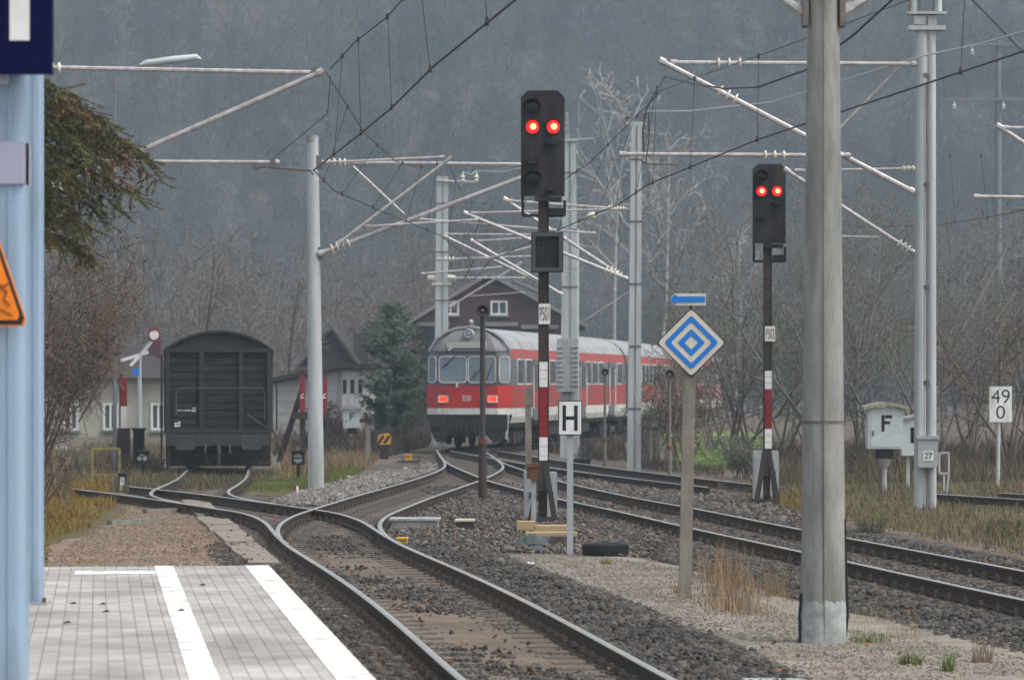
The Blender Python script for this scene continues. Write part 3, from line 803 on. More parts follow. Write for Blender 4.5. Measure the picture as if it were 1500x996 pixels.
# ------------------------------------------------------------------ light signals
def light_signal(cx, base_y, scr, plate, bands, label, txt, lower=None):
    d = GD(base_y); k = d/FPX
    x = (cx-750)*k
    t = thing('light_signal', label, 'railway signal', (x, d, 0))
    Z = lambda py: EYE+(HOR-py)*k
    X_ = lambda px: (px-750)*k
    o = t.location
    x0, y0, x1, y1 = scr
    # mast
    mb = MB(o); mb.box((x, d, (Z(y1)+.0)/2), (13*k if lower else 10*k, .10, Z(y1))); mb.build('mast', 'rust_dark', t)
    # screen with chamfered upper corners
    a, b, zt, zb = X_(x0), X_(x1), Z(y0), Z(y1); c = .11*(b-a)/.7
    mb = MB(o); mb.prism([(a, zb), (b, zb), (b, zt-c), (b-c, zt), (a+c, zt), (a, zt-c)], d-.14, d-.06)
    sc = mb.build('screen', 'signal_black', t)
    mb = MB(o); mb.box(((a+b)/2, d+.06, (zt+zb)/2), ((b-a)*.8, .22, (zt-zb)*.92)); mb.build('lamp_housing', 'signal_black', t)
    W_ = b-a; H_ = zt-zb
    def lamp(u, v, r, kind):
        p = Vector((a+u*W_, d-.14, zt-v*H_))
        mb = MB(o)
        mb.lathe([(r*1.18, 0), (r*1.18, -.03), (r, -.03), (r, -.008)], p, 'Y', 18)
        rim = mb.build('lamp', 'signal_black', t, smooth=40)
        if kind:
            mb = MB(o); mb.lathe([(r*.98, -.012), (r*.9, -.022), (0, -.03)], p, 'Y', 18); mb.build('lens', 'lamp_red', rim, smooth=60)
            mb = MB(o)
            mb.lathe([(r*.56, -.020), (r*.42, -.034), (0, -.038)], p+Vector((r*.10, 0, r*.05)), 'Y', 12)
            mb.build('bulb_glow', 'lamp_core', rim)
        else:
            mb = MB(o); mb.lathe([(r*.95, -.010), (0, -.016)], p, 'Y', 18); mb.build('lens', 'lens_dark', rim)
        # hood
        mb = MB(o); vs = []; n = 10
        L_ = .24 if not kind else .10
        for q in range(n+1):
            an = R(5+170*q/n); ca, sa = math.cos(an), math.sin(an)
            for rr, yy in ((r*1.22, -.02), (r*1.22, -.02-L_*(0.45+.55*sa)), (r*1.15, -.02-L_*(0.45+.55*sa)), (r*1.15, -.02)):
                vs.append(p+Vector((rr*ca, yy, rr*sa)))
        fs = []
        for q in range(n):
            for w in range(3): fs.append((q*4+w, q*4+w+1, q*4+w+5, q*4+w+4))
        mb.add(vs, fs); mb.build('hood', 'black_paint', rim, smooth=50)
    def small(u, v, w):
        p = Vector((a+u*W_, d-.14, zt-v*H_))
        mb = MB(o); mb.prism([(p.x-w, p.z), (p.x+w, p.z), (p.x+w*.55, p.z-w*.55), (p.x-w*.55, p.z-w*.55)], d-.30, d-.141)
        mb.build('lamp', 'black_paint', t)
    R0 = .16*W_/.7*.7
    lamp(.26, .165, R0*1.05, 0); lamp(.265, .345, R0*.92, 1); lamp(.74, .345, R0*.92, 1)
    small(.74, .48, .12*W_/.7); small(.26, .66, .11*W_/.7)
    if lower: lamp(.27, .845, R0*1.05, 0); small(.68, .93, .08)
    # maintenance bracket under the screen
    mb = MB(o); zl = Z(y1+(28 if lower else 26)); 
    pts = [(a+.03, d, zb+.02), (a+.03, d, zl), (b-.0, d, zl), (b-.0, d, zb-.06)]
    for p, q in zip(pts, pts[1:]): mb.bar(p, q, .045)
    mb.box(((a+b)/2+.12*W_, d-.1, zb-.05), (.6*W_, .2, .07)); mb.box((b-.2*W_, d-.02, zl+.06), (.38*W_, .1, .12))
    mb.build('step_bracket', 'signal_black', t)
    if lower:
        lx0, ly0, lx1, ly1 = lower
        A, B, ZT, ZB = X_(lx0), X_(lx1), Z(ly0), Z(ly1)
        mb = MB(o); mb.box(((A+B)/2, d-.10, (ZT+ZB)/2), (B-A, .24, ZT-ZB)); bx = mb.build('speed_indicator', 'signal_black', t)
        q = .07
        mb = MB(o); mb.ring([(A+.01, ZB+.01), (B-.01, ZB+.01), (B-.01, ZT-.01), (A+.01, ZT-.01)], [(A+q, ZB+q), (B-q, ZB+q), (B-q, ZT-q), (A+q, ZT-q)], d-.28, d-.223); mb.build('bezel', 'cabinet_dark', bx)
        mb = MB(o)
        for r_ in range(7):
            for c_ in range(5):
                mb.lathe([(.018, 0), (.018, -.012), (.012, -.012)], ((A+B)/2+(c_-2)*.07, d-.221, (ZT+ZB)/2+(r_-3)*.07), 'Y', 8)
        mb.build('dot_pattern', 'under', bx)
    # name plate
    A, B, ZT, ZB = X_(plate[0]), X_(plate[2]), Z(plate[1]), Z(plate[3])
    mb = MB(o); mb.prism(rrect((A+B)/2, (ZT+ZB)/2, B-A, ZT-ZB, .012), d-.085, d-.070); pp = mb.build('name_plate', 'cream_plate', t)
    text('lettering', txt, (ZT-ZB)*.68, ((A+B)/2, d-.0865, (ZT+ZB)/2), 'black_paint', pp, fit=(B-A)*.80, bold=-.004, org=o)
    # white-red-white mast board
    bx0, bx1, ys = bands
    for ya, yb, mm in zip(ys, ys[1:], ('white_paint', 'red_paint', 'white_paint')):
        mb = MB(o); nn = 3 if mm == 'white_paint' else 2
        for q in range(nn):
            u0 = ya+(yb-ya)*q/nn; u1 = ya+(yb-ya)*(q+1)/nn
            mb.box(((X_(bx0)+X_(bx1))/2, d-.075, (Z(u0)+Z(u1))/2), ((bx1-bx0)*k, .02, Z(u0)-Z(u1)-.006))
        mb.build('mast_board', mm, t)
    mb = MB(o); mb.tube([(x+.085, d+.02, zb), (x+.085, d+.02, 1.0), (x+.16, d-.02, .05)], .016, 6); mb.build('cable', 'black_paint', t)
    # splayed foot
    mb = MB(o); h_ = 1.0
    for s in (-1, 1):
        mb.bar((x+s*.04, d-.05, h_), (x+s*.21, d-.12, 0), .09, .12); mb.bar((x+s*.05, d+.05, h_), (x+s*.19, d+.16, 0), .07, .1)
    mb.box((x, d, .06), (.5, .5, .12)); mb.box((x, d-.06, .8), (.16, .1, .5)); mb.build('foot', 'rust_dark', t)
    return t
light_signal(795, 768, (763, 134, 827, 288), (789, 445, 806, 475), (790, 802, (530, 567, 640, 681)), 'tall signal with two red lamps, a dark box below and plate P501', 'P501', (778, 341, 825, 399))
light_signal(1123, 740, (1102, 241, 1150, 357), (1120, 478, 1135, 500), (1120, 1130, (543, 570, 628, 657)), 'farther signal with two red lamps and plate P502 left of the thick mast', 'P502')

def boxthing(name, label, cat, px0, py0, px1, py1, d, depth, m, door=None, group=None, r=.02):
    a, zt = XZ(px0, py0, d); b, zb = XZ(px1, py1, d)
    t = thing(name, label, cat, ((a+b)/2, d, min(zb, 0) if py1 > 600 else 0), 0, group)
    return t, a, b, zt, max(zb, 0)
def cabinet(label, px0, py0, px1, py1, d, m='cabinet'):
    a, zt = XZ(px0, py0, d); b, _ = XZ(px1, py1, d)
    t = thing('switch_cabinet', label, 'cabinet', ((a+b)/2, d, 0))
    mb = MB(t.location); mb.prism(rrect((a+b)/2, zt/2+.03, b-a, zt-.06, .02), d-.14, d+.14); mb.build('housing', m, t)
    mb = MB(t.location); mb.box(((a+b)/2, d-.145, zt/2), ((b-a)*.86, .012, zt*.8)); dr = mb.build('door', m, t)
    mb = MB(t.location); mb.box((b-.07, d-.16, zt*.55), (.02, .03, .10)); mb.build('handle', 'black_paint', dr)
    mb = MB(t.location); mb.box(((a+b)/2, d, .02), (b-a-.05, .24, .06)); mb.build('plinth', 'concrete', t)
cabinet('pale grey cabinet left behind the foot of the P501 signal', 767, 691, 783, 764, 58.8)
cabinet('pale grey cabinet right behind the foot of the P501 signal', 799, 691, 816, 764, 58.9)
cabinet('low grey cabinet behind the splayed foot of the P502 signal', 1103, 660, 1140, 716, 69)

# track magnet box on its stake, post behind it
d = 57.6; t = thing('trackside_box', 'rusty orange box on a stake against the foot of the P501 signal', 'trackside box', GP(780, 765).to_tuple())
c = P(780, 690, d); t.location = (c.x, d, 0)
mb = MB(t.location); mb.prism(rrect(c.x, c.z, .19, .25, .03), d-.2, d); mb.build('housing', 'rust', t)
mb = MB(t.location); mb.prism(rrect(c.x, c.z+.1, .2, .06, .01), d-.23, d+.02); mb.build('lid', 'rust', t)
mb = MB(t.location); mb.bar((c.x+.02, d-.08, c.z-.1), (c.x+.02, d-.08, 0), .08); mb.build('stake', 'concrete_pale', t)
p = GP(774, 700); d = 62; x = (774-750)*d/FPX
mb = MB(); zt = EYE+(HOR-568)*d/FPX
mb.box((x, d, zt/2), (.11, .09, zt)); mb.box((x, d, zt-.16), (.13, .11, .3)); o = mb.build('stake_post', 'post_concrete'); tag(o, 'plain grey stake with a dark top left of the P501 signal mast', 'post')
# planks, box and tarpaulin dumped at the signal foot
def junk():
    d = 52.0
    def bx(name, label, px0, py0, px1, py1, dd, depth, m, rz=0):
        a, zt = XZ(px0, py0, dd); b, zb = XZ(px1, py1, dd)
        mb = MB(); mb.box(((a+b)/2, dd+depth/2, (zt+zb)/2), (b-a, depth, zt-zb), rz)
        o = mb.build(name, m); tag(o, label, name.replace('_', ' ')); return o
    bx('plank', 'yellowed plank lying topmost on the pile at the signal foot', 783, 770, 832, 779, 53.2, .5, 'wood', .03)
    bx('plank', 'lower yellowed plank sticking out under the topmost one at the signal foot', 770, 780, 846, 785, 52.2, .4, 'wood', -.02)
    bx('crate', 'brown open crate under the planks behind the H board post', 806, 785.5, 844, 806, 49.6, .5, 'wood_dark')
    bx('block', 'crumbling yellow-brown stone block left of the planks at the signal foot', 757, 764, 783, 778, 54.5, .5, 'wood')
junk()
def tarp(label, px0, px1, py, h, d, seed):
    r = np.random.default_rng(seed); nx, ny = 16, 7
    a = (px0-750)*d/FPX; b = (px1-750)*d/FPX
    u = np.linspace(0, 1, nx); v = np.linspace(0, 1, ny); U, Vv = np.meshgrid(u, v)
    z = h*np.sin(np.pi*np.clip(U, .02, .98))**.5*np.sin(np.pi*np.clip(Vv, .03, .97))**.5*(.7+.5*r.random(U.shape)) 
    V = np.stack([a+(b-a)*U, d+.7*Vv, .02+z], -1).reshape(-1, 3)
    i = np.arange(ny-1)[:, None]*nx+np.arange(nx-1)
    F = np.stack([i, i+1, i+nx+1, i+nx], -1).reshape(-1, 4)
    o = npmesh('tarpaulin', V, F, 'tarp'); tag(o, label, 'tarpaulin')
tarp('crumpled dark tarpaulin left of the crate at the signal foot', 754, 808, 800, .17, 49.4, 3)
tarp('smaller dark plastic sheet lying in front of the crumpled tarpaulin', 768, 802, 806, .07, 48.2, 5)

# tyre half sunk in the gravel
p = GP(888, 818); t = thing('car_tyre', 'old black car tyre lying in the gravel right of the H board post', 'tyre', p.to_tuple())
mb = MB(); prof = []
for k in range(21):
    an = 2*math.pi*k/20; prof.append((.215+.085*math.cos(an)*(1.05 if math.cos(an) > 0 else 1), .105+.095*max(-.92, min(.92, 1.3*math.sin(an)))))
mb.lathe(prof, (0, .3, 0), 'Z', 36)
o = mb.build('casing', 'tyre', t, smooth=50)
mb = MB()
for k in range(48):
    an = 2*math.pi*k/48; mb.box((.303*math.cos(an), .3+.303*math.sin(an), .105), (.016, .022, .13), an)
mb.build('tread', 'tyre', t)

# H stop board
d = GD(815); k = d/FPX; x = (835-750)*k
t = thing('stop_board', 'white board with a black letter H on a grey post', 'sign', (x, d, 0))
c = P(835, 612, d)
mb = MB(t.location); mb.box((x, d, c.z/2-.1), (.082, .06, c.z-.2)); mb.build('post', 'cabinet', t)
mb = MB(t.location); mb.box((c.x, d-.05, c.z), (35*k, .02, 51*k)); o = mb.build('board', 'black_paint', t)
mb = MB(t.location); mb.box((c.x, d-.0625, c.z), (32.5*k, .006, 48*k)); o2 = mb.build('face', 'sign_white', o)
mb = MB(t.location)
hw, hh = 11*k, 18.5*k; s = 5*k
for q in (-1, 1): mb.box((c.x+q*(hw-s/2), d-.068, c.z), (s, .004, hh*2))
mb.box((c.x, d-.068, c.z), (2*hw-2*s-.002, .004, s)); mb.build('lettering', 'black_paint', o2)

# diamond section sign with arrow plate
d = GD(880); k = d/FPX; c = P(1012, 502, d)
t = thing('diamond_sign', 'blue and cream diamond sign with an arrow plate above, on a leaning concrete post', 'sign', (P(1003, 880, d).x, d, 0))
mb = MB(t.location); A = P(1003, 880, d); A.z = 0; mb.bar(A, P(1010, 540, d), .13, .12); mb.build('post', 'post_concrete', t)
def dia(r, dy0, dy1, m, parent, name, hole=None):
    ol = []
    for q in range(4):
        an = R(90*q); e = .035*r/.36
        ca, sa = math.cos(an), math.sin(an)
        for s in (-1, 0, 1):
            w = .07*r*s
            rr = r-(abs(s))*.06*r-(0 if s else .025*r)
            ol.append((c.x+ca*rr-sa*w, c.z+sa*rr+ca*w))
    mb = MB(t.location)
    if hole:
        il = [(c.x+(x-c.x)*hole/r, c.z+(z-c.z)*hole/r) for x, z in ol]; mb.ring(ol, il, d+dy0, d+dy1)
    else: mb.prism(ol, d+dy0, d+dy1)
    return mb.build(name, m, parent)
bd = dia(50.5*k, -.09, -.07, 'rust_dark', t, 'board'); fc = dia(48.5*k, -.096, -.091, 'cream', bd, 'face')
dia(39.5*k, -.101, -.097, 'blue_paint', bd, 'outer_diamond', 30*k); dia(20*k, -.101, -.097, 'blue_paint', bd, 'inner_diamond', 10*k)
a = P(1007, 439, d)
mb = MB(t.location); w, h = 26.5*k, 8.8*k
mb.prism([(a.x-w, a.z), (a.x-w+.05, a.z+h), (a.x+w, a.z+h), (a.x+w, a.z-h), (a.x-w+.05, a.z-h)], d-.09, d-.075); ap = mb.build('arrow_plate', 'cream', t)
mb = MB(t.location)
mb.prism([(a.x-w+.004, a.z), (a.x-w+.055, a.z+h*.85), (a.x-w+.085, a.z+h*.5), (a.x+w-.01, a.z+h*.5), (a.x+w-.01, a.z-h*.5), (a.x-w+.085, a.z-h*.5), (a.x-w+.055, a.z-h*.85)], d-.096, d-.091); mb.build('arrow', 'blue_paint', ap)
mb = MB(t.location); mb.bar(P(1012, 452, d), P(1012, 428, d)+Vector((0, .02, 0)), .03); mb.build('stay', 'rust_dark', t)

# loudspeaker / lamp poles
def speaker_pole(label, px, top, base, hr, r, d=None):
    d = d or GD(base); x = (px-750)*d/FPX; zt = EYE+(HOR-top)*d/FPX
    t = thing('speaker_pole', label, 'loudspeaker pole', (x, d, 0), group='loudspeaker poles along the tracks')
    mb = MB(t.location); zc = zt*.31
    mb.tube([(x, d, 0), (x, d, zc), (x, d, zc+.05), (x, d, zt)], [r*1.45, r*1.45, r, r*.92], 10); mb.build('pole', 'rust_dark' if r > .04 else 'arm_dark', t, smooth=50)
    mb = MB(t.location); mb.tube([(x, d, zc-.03), (x, d, zc+.06)], r*1.75, 10); mb.build('collar', 'rust', t)
    mb = MB(t.location); mb.lathe([(hr*.35, .22), (hr*.45, .08), (hr, -.02), (hr*1.06, -.05), (hr*.96, -.06), (hr*.5, .02), (hr*.25, .06)], (x, d-.03, zt), 'Y', 18); h = mb.build('horn', 'rust_dark', t, smooth=50)
    mb = MB(t.location); mb.lathe([(0, -.02), (hr*.22, 0), (hr*.22, .05)], (x, d-.03, zt), 'Y', 10); mb.build('driver', 'cream', h)
speaker_pole('rusty brown loudspeaker pole standing in the points before the red train', 707, 455, 735, .115, .055)
speaker_pole('thin dark loudspeaker pole before the first coach right of the H board', 886, 545, 690, .09, .035)
speaker_pole('thin dark loudspeaker pole in the bushes left of the diamond sign post', 981, 548, 705, .10, .035)

# telephone boxes
def phone(label, c0, y0, c1, y1, base, letter, leg=True, d=None, roof='box_roof', lx=None):
    d = d or GD(base); k = d/FPX
    a, zt = XZ(c0, y0, d); b, zb = XZ(c1, y1, d); x = (a+b)/2
    t = thing('telephone_box', label, 'telephone box', (x, d, 0))
    mb = MB(t.location); mb.box((x, d, (zt+zb)/2), (b-a, .5, zt-zb)); mb.build('housing', 'box_grey', t)
    mb = MB(t.location); mb.box((x, d-.256, (zt+zb)/2-.01), ((b-a)*.86, .012, (zt-zb)*.88)); dr = mb.build('door', 'box_grey', t)
    for q in (.2, .8):
        pass
    mb = MB(t.location); mb.box((a+.10, d-.27, zb+(zt-zb)*.38), (.03, .02, .10)); mb.build('handle', 'cabinet_dark', dr)
    lz = zb+(zt-zb)*.62; lh = (zt-zb)*.40; lx = x+(.02)
    mb = MB(t.location); s = lh*.19
    mb.box((lx-lh*.22, d-.265, lz), (s, .005, lh)); mb.box((lx+.02+s*.3, d-.265, lz+lh/2-s/2), (lh*.42, .005, s)); mb.box((lx+.0+s*.2, d-.265, lz+lh*.04), (lh*.36, .005, s*.9)); mb.build('lettering', 'black_paint', t)
    mb = MB(t.location); ov = .10; n = 8
    ol = [(x+(b-a+2*ov)*(q/n-.5), zt+.02+.10*math.sin(math.pi*q/n)) for q in range(n+1)]
    ol = ol+[(px_, pz-.07) for px_, pz in reversed(ol)]
    mb.prism(ol, d-.36, d+.3); mb.build('roof', roof, t)
    if leg:
        mb = MB(t.location); mb.tube([(x, d, 0), (x, d, zb*.55), (x, d, zb*.60), (x, d, zb*.78)], [.055, .05, .09, .15], 12); mb.build('stand', 'cabinet', t, smooth=40)
        mb = MB(t.location); mb.box((x, d, zb*.89), (.34, .3, zb*.22)); mb.build('neck', 'under', t)
    return t
phone('larger grey telephone box with a letter F right of the thick mast', 1270, 597, 1321, 657, 722, 'F')
phone('small white telephone box with a letter F in front of the white shed', 503, 599, 528, 627, 661, 'F', d=119)
d = 78; a, zt = XZ(1320, 612, d); b, zb = XZ(1352, 667, d)
t = thing('signal_case', 'pale box case half hidden behind the twin legged mast', 'equipment case', ((a+b)/2, d, 0))
mb = MB(t.location); mb.box(((a+b)/2, d, (zt+zb)/2), (b-a, .4, zt-zb)); mb.build('housing', 'box_grey', t)
mb = MB(t.location); mb.prism([(a-.06, zt-.06), (b+.06, zt+.08), (b+.06, zt+.13), (a-.06, zt-.01)], d-.28, d+.25); mb.build('roof', 'concrete_pale', t)
mb = MB(t.location); q = P(1334, 637, d); mb.box((q.x+.06, d-.206, q.z), (.16, .012, .34)); mb.build('window', 'lens_dark', t)
mb = MB(t.location)
for px in (1330, 1347): mb.box(((px-750)*d/FPX, d, zb/2), (.07, .07, zb))
mb.build('leg', 'mast_steel', t)
d = 74; t = thing('steel_frame', 'small open pale metal frame right of the twin legged mast', 'frame', GP(1382, 725).to_tuple()); t.location = ((1382-750)*d/FPX, d, 0)
mb = MB(t.location); c0, z0 = XZ(1376, 663, d); c1, z1 = XZ(1390, 693, d)
for p, q in (((c0, z0), (c1, z0)), ((c1, z0), (c1, z1)), ((c1, z1), (c0, z1)), ((c0, z1), (c0, z0)), ((c0+.1, z1), (c0+.1, 0)), ((c1, z1), (c1-.05, 0))): mb.bar((p[0], d, p[1]), (q[0], d, q[1]), .035)
mb.build('frame', 'mast_steel', t)

# kilometre board
d = GD(712); k = d/FPX; c = P(1465, 592, d)
t = thing('kilometre_board', 'white board reading 49 over 0 on a thin post at the right edge', 'sign', (c.x, d, 0))
mb = MB(t.location); mb.tube([(c.x-.05, d, 0), (c.x-.03, d, c.z)], .045, 8); mb.build('post', 'mast_steel', t)
mb = MB(t.location); mb.box((c.x, d-.07, c.z), (33*k, .02, 52*k)); bd = mb.build('board', 'sign_white', t)
text('lettering', '49', 20*k, (c.x, d-.081, c.z+11.5*k), 'black_paint', bd, fit=27*k, bold=-.006, org=t.location)
text('lettering', '0', 19*k, (c.x, d-.081, c.z-11.5*k), 'black_paint', bd, bold=-.006, org=t.location, sx=1.1)

# ------------------------------------------------------------------ platform pillars and signs at the left edge
def pillar(label, cx, w, d, hh=6.5):
    x = (cx-750)*d/FPX; w = w*d/FPX
    t = thing('platform_pillar', label, 'pillar', (x, d, PZ), group='blue grey pillars on the platform')
    mb = MB(t.location); mb.prism(rrect(0, 0, w, w, .02), 0, 1)
    mb2 = MB(t.location)
    pr = rrect(0, 0, w, w, w*.22, 5)
    n = len(pr); vs = [(x+a, d+b, PZ) for a, b in pr]+[(x+a, d+b, hh) for a, b in pr]
    mb2.add(vs, [(i, (i+1) % n, (i+1) % n+n, i+n) for i in range(n)]+[tuple(range(n, 2*n))])
    mb2.build('shaft', 'pillar_blue', t, smooth=50)
    mb = MB(t.location); mb.box((x, d, PZ+.012), (w*1.5, w*1.5, .024)); ft = mb.build('foot', 'cabinet', t)
    for sx in (-1, 1):
        mb = MB(t.location); mb.tube([(x+sx*w*.62, d-w*.62, PZ+.02), (x+sx*w*.62, d-w*.62, PZ+.06)], .016, 6); mb.build('anchor_bolt', 'rust', ft)
    mb = MB(t.location); mb.box((x+w*.16, d-w/2-.001, (hh+PZ)/2), (w*.10, .012, hh-PZ-.1)); mb.build('seam_strip', 'pillar_blue', t)
    return t
d2 = GD(885, PZ); pillar('slimmer blue grey pillar standing farther along the platform', 47, 33, d2)
d1 = 19.0; p1 = pillar('nearest blue grey pillar at the left edge carrying the signs', 9, 62, d1)
mb = MB(p1.location); q = P(8, 241, d1); mb.box((q.x, d1, q.z), (64*d1/FPX, .27, 61*d1/FPX)); mb.build('clamp', 'clamp_lilac', p1)
d = d1-.22
a, zb = XZ(77, 109, d); w = 175*d/FPX; hgt = 250*d/FPX
t = thing('platform_number_sign', 'dark navy platform sign with a white figure 1', 'sign', (a-w/2, d, 0)); t.location.z = zb
mb = MB(t.location); mb.box((a-w/2, d, zb+hgt/2), (w, .09, hgt)); mb.build('panel', 'navy', t)
mb = MB(t.location); x0, z0 = XZ(16, 61, d); x1, z1 = XZ(45, -92, d)
mb.prism([(x0, z0), (x1, z0), (x1, z1), (x0+.02, z1), (x0-.12, z1-.16), (x0-.12, z1-.26), (x0, z1-.17)], d-.05, d-.046); mb.build('figure', 'white_paint', t)
mb = MB(t.location); mb.box((p1.location.x, d1-.14, zb+.2), (.06, .10, .5)); mb.build('bracket', 'clamp_lilac', t)
d = d1-.24
t = thing('warning_sign', 'orange warning triangle with a black border at the left edge', 'warning sign', P(-8, 478, d).to_tuple())
k = d/FPX; cz = EYE+(HOR-478)*k; cx = (-8-750)*k
def tri(sc, y0, y1, m, name, par):
    mb = MB(t.location); ap = [(-50, 0), (50, 0), (0, 146)]; g = (0, 46)
    ol = []
    for i, (px, pz) in enumerate(ap):
        for j in (-1, 1):
            o_ = ap[(i+j) % 3]; q = .07
            ol.append((px+(o_[0]-px)*q, pz+(o_[1]-pz)*q))
    ol = [(cx+(g[0]+(x-g[0])*sc)*k, cz+(g[1]+(z-g[1])*sc)*k) for x, z in ol]
    mb.prism(ol, d+y0, d+y1); return mb.build(name, m, par)
bd = tri(1.0, -.02, 0, 'orange_sign', 'panel', t); b2 = tri(.95, -.024, -.0205, 'black_paint', 'border', bd); tri(.80, -.028, -.0245, 'orange_sign', 'field', bd)
mb = MB(t.location)
def S_(x, z): return (cx+x*k, d-.0285, cz+z*k)
def blob(pts, w):
    for p, q in zip(pts, pts[1:]): mb.bar(S_(*p), S_(*q), w*k, .004)
blob([(2, 72), (10, 58), (20, 50), (14, 40), (24, 30)], 6); blob([(10, 58), (22, 62)], 5); blob([(-8, 22), (6, 26), (28, 16)], 5); blob([(-14, 60), (0, 50), (-6, 34)], 6)
mb.build('symbol', 'black_paint', bd)
mb = MB(t.location); mb.box((p1.location.x, d1-.15, cz+.2), (.05, .08, .3)); mb.build('bracket', 'clamp_lilac', t)
# ------------------------------------------------------------------ red train
PROF = [(1.33, 1.02), (1.405, 1.22), (1.415, 1.5), (1.415, 2.25), (1.405, 2.75), (1.385, 3.12), (1.30, 3.44), (1.12, 3.72), (.82, 3.95), (.45, 4.09), (0, 4.14)]
def hw(z):
    for (x0, z0), (x1, z1) in zip(PROF, PROF[1:]):
        if z0 <= z <= z1: return x0+(x1-x0)*(z-z0)/(z1-z0)
    return 0
BANDS = [(1.02, 1.5, 'train_white'), (1.5, 2.25, 'train_red_side'), (2.25, 3.12, 'train_grey'), (3.12, 3.44, 'train_red_side'), (3.44, 4.14, 'train_roof')]
FBANDS = [(1.3, 1.5, 'train_white'), (1.5, 2.25, 'train_red'), (2.25, 3.3, 'train_grey'), (3.3, 4.14, 'train_grey')]
def bmat(z, bands): 
    for i, (a, b, m) in enumerate(bands):
        if a <= z <= b: return i
    return 0
ZL = sorted(set([p[1] for p in PROF]+[1.3, 1.5, 2.25, 3.12, 3.3]))
LEN = 26.4
def coach(label, loc, heading, cab):
    t = thing('train_coach', label, 'train coach', loc, -heading, 'coaches of the red train')
    # body shell: both sides and the roof, one strip per level
    mb = MB(); y0 = .38 if cab else .0
    mts = ['train_white', 'train_red_side', 'train_grey', 'train_roof']
    ix = {m: i for i, m in enumerate(mts)}
    for za, zb in zip(ZL, ZL[1:]):
        m = BANDS[bmat((za+zb)/2, BANDS)][2]
        for s in (-1, 1):
            a, b = s*hw(za), s*hw(zb)
            ys = [y0]+[y0+(LEN-y0)*q/14 for q in range(1, 15)]
            vs = []; 
            for y in ys: vs += [(a, y, za), (b, y, zb)]
            mb.add(vs, [(2*i, 2*i+1, 2*i+3, 2*i+2) if s < 0 else (2*i, 2*i+2, 2*i+3, 2*i+1) for i in range(len(ys)-1)], ix[m])
    ol = [(hw(z), z) for z in ZL]
    ol = ol+[(-x, z) for x, z in reversed(ol[:-1])]
    n = len(ol)
    mb.add([(x, LEN, z) for x, z in ol], [tuple(range(n))], 2)
    mb.add([(-1.33, y0, 1.02), (1.33, y0, 1.02), (1.33, LEN, 1.02), (-1.33, LEN, 1.02)], [(0, 1, 2, 3)], 0)
    if not cab: mb.add([(x, 0, z) for x, z in ol], [tuple(range(n-1, -1, -1))], 2)
    mb.build('body', mts, t)
    # roof seams
    mb = MB(); ol = [(hw(z)+.012, z+.012) for z in ZL if z >= 3.44]; ol = ol+[(-x, z) for x, z in reversed(ol[:-1])]
    inn = [(x*.97, z-.06) for x, z in ol]; n = len(ol)
    for y in ([.4, 4.6] if cab else [.05]) + [9, 14, 19, 23.5, LEN-.1]:
        vs = [(x, y-.06, z) for x, z in ol]+[(x, y+.06, z) for x, z in ol]
        mb.add(vs, [(i, i+1, n+i+1, n+i) for i in range(n-1)])
    mb.build('roof_seam', 'train_white', t)
    # side windows and doors
    ws = [1.5] if cab else []
    y = 3.4
    doors = (5.0, 15.2, 22.5) if cab else (4.4, 13.4, 22.2)
    for s in (-1, 1):
        for dy in doors:
            mb = MB(); mb.box((s*1.415, dy, 2.1), (.05, 1.34, 2.02)); d_ = mb.build('door', 'train_grey', t)
            mb = MB(); mb.box((s*1.419, dy, 1.87), (.05, 1.30, .75)); mb.build('door_skirt', 'train_red_side', d_)
            for q in (-.33, .33):
                mb = MB(); mb.box((s*1.425, dy+q, 2.52), (.05, .44, .82)); f_ = mb.build('window', 'glass_dark', d_)
            mb = MB(); mb.box((s*1.42, dy, 1.06), (.12, 1.2, .05)); mb.build('step', 'under', d_)
            for q in (-.74, .74):
                mb = MB(); mb.tube([(s*1.46, dy+q, 1.45), (s*1.46, dy+q, 2.9)], .025, 6); mb.build('handrail', 'train_white', t)
        y = 2.0 if cab else 1.6
        while y < LEN-1:
            if all(abs(y-dy) > 1.35 for dy in doors):
                mb = MB(); mb.box((s*1.397, y, 2.70), (.05, 1.25, .86)); f_ = mb.build('window', 'train_white', t)
                mb = MB(); mb.box((s*1.403, y, 2.70), (.05, 1.13, .76)); mb.build('pane', 'glass_dark', f_)
            y += 1.62
    # running gear
    for by in (3.6, LEN-3.6):
        mb = MB()
        for s in (-1, 1):
            mb.box((s*1.02, by, .62), (.10, 3.3, .22)); mb.box((s*1.08, by-1.25, .5), (.14, .45, .4)); mb.box((s*1.08, by+1.25, .5), (.14, .45, .4)); mb.box((s*1.0, by, .5), (.16, .7, .34))
        mb.box((0, by, .7), (2.0, .5, .25)); bo = mb.build('bogie', 'under', t)
        for wy in (by-1.25, by+1.25):
            mb = MB()
            for s in (-1, 1): mb.lathe([(.40, -.06), (.48, -.06), (.46, .07), (.40, .07), (.12, .03)], (s*.75, wy, .66), 'X', 20)
            mb.tube([(-.72, wy, .66), (.72, wy, .66)], .08, 10); mb.build('wheelset', 'under', bo)
    mb = MB()
    for (by, ln, w, h) in ((9.5, 3, .9, .5), (13.5, 2, .8, .45), (17, 2.4, .9, .5)):
        for s in (-1, 1): mb.box((s*.85, by, .78), (w*.8, ln, h))
    mb.box((0, LEN/2, .95), (2.5, LEN-1.2, .12)); mb.build('underframe_box', 'under', t)
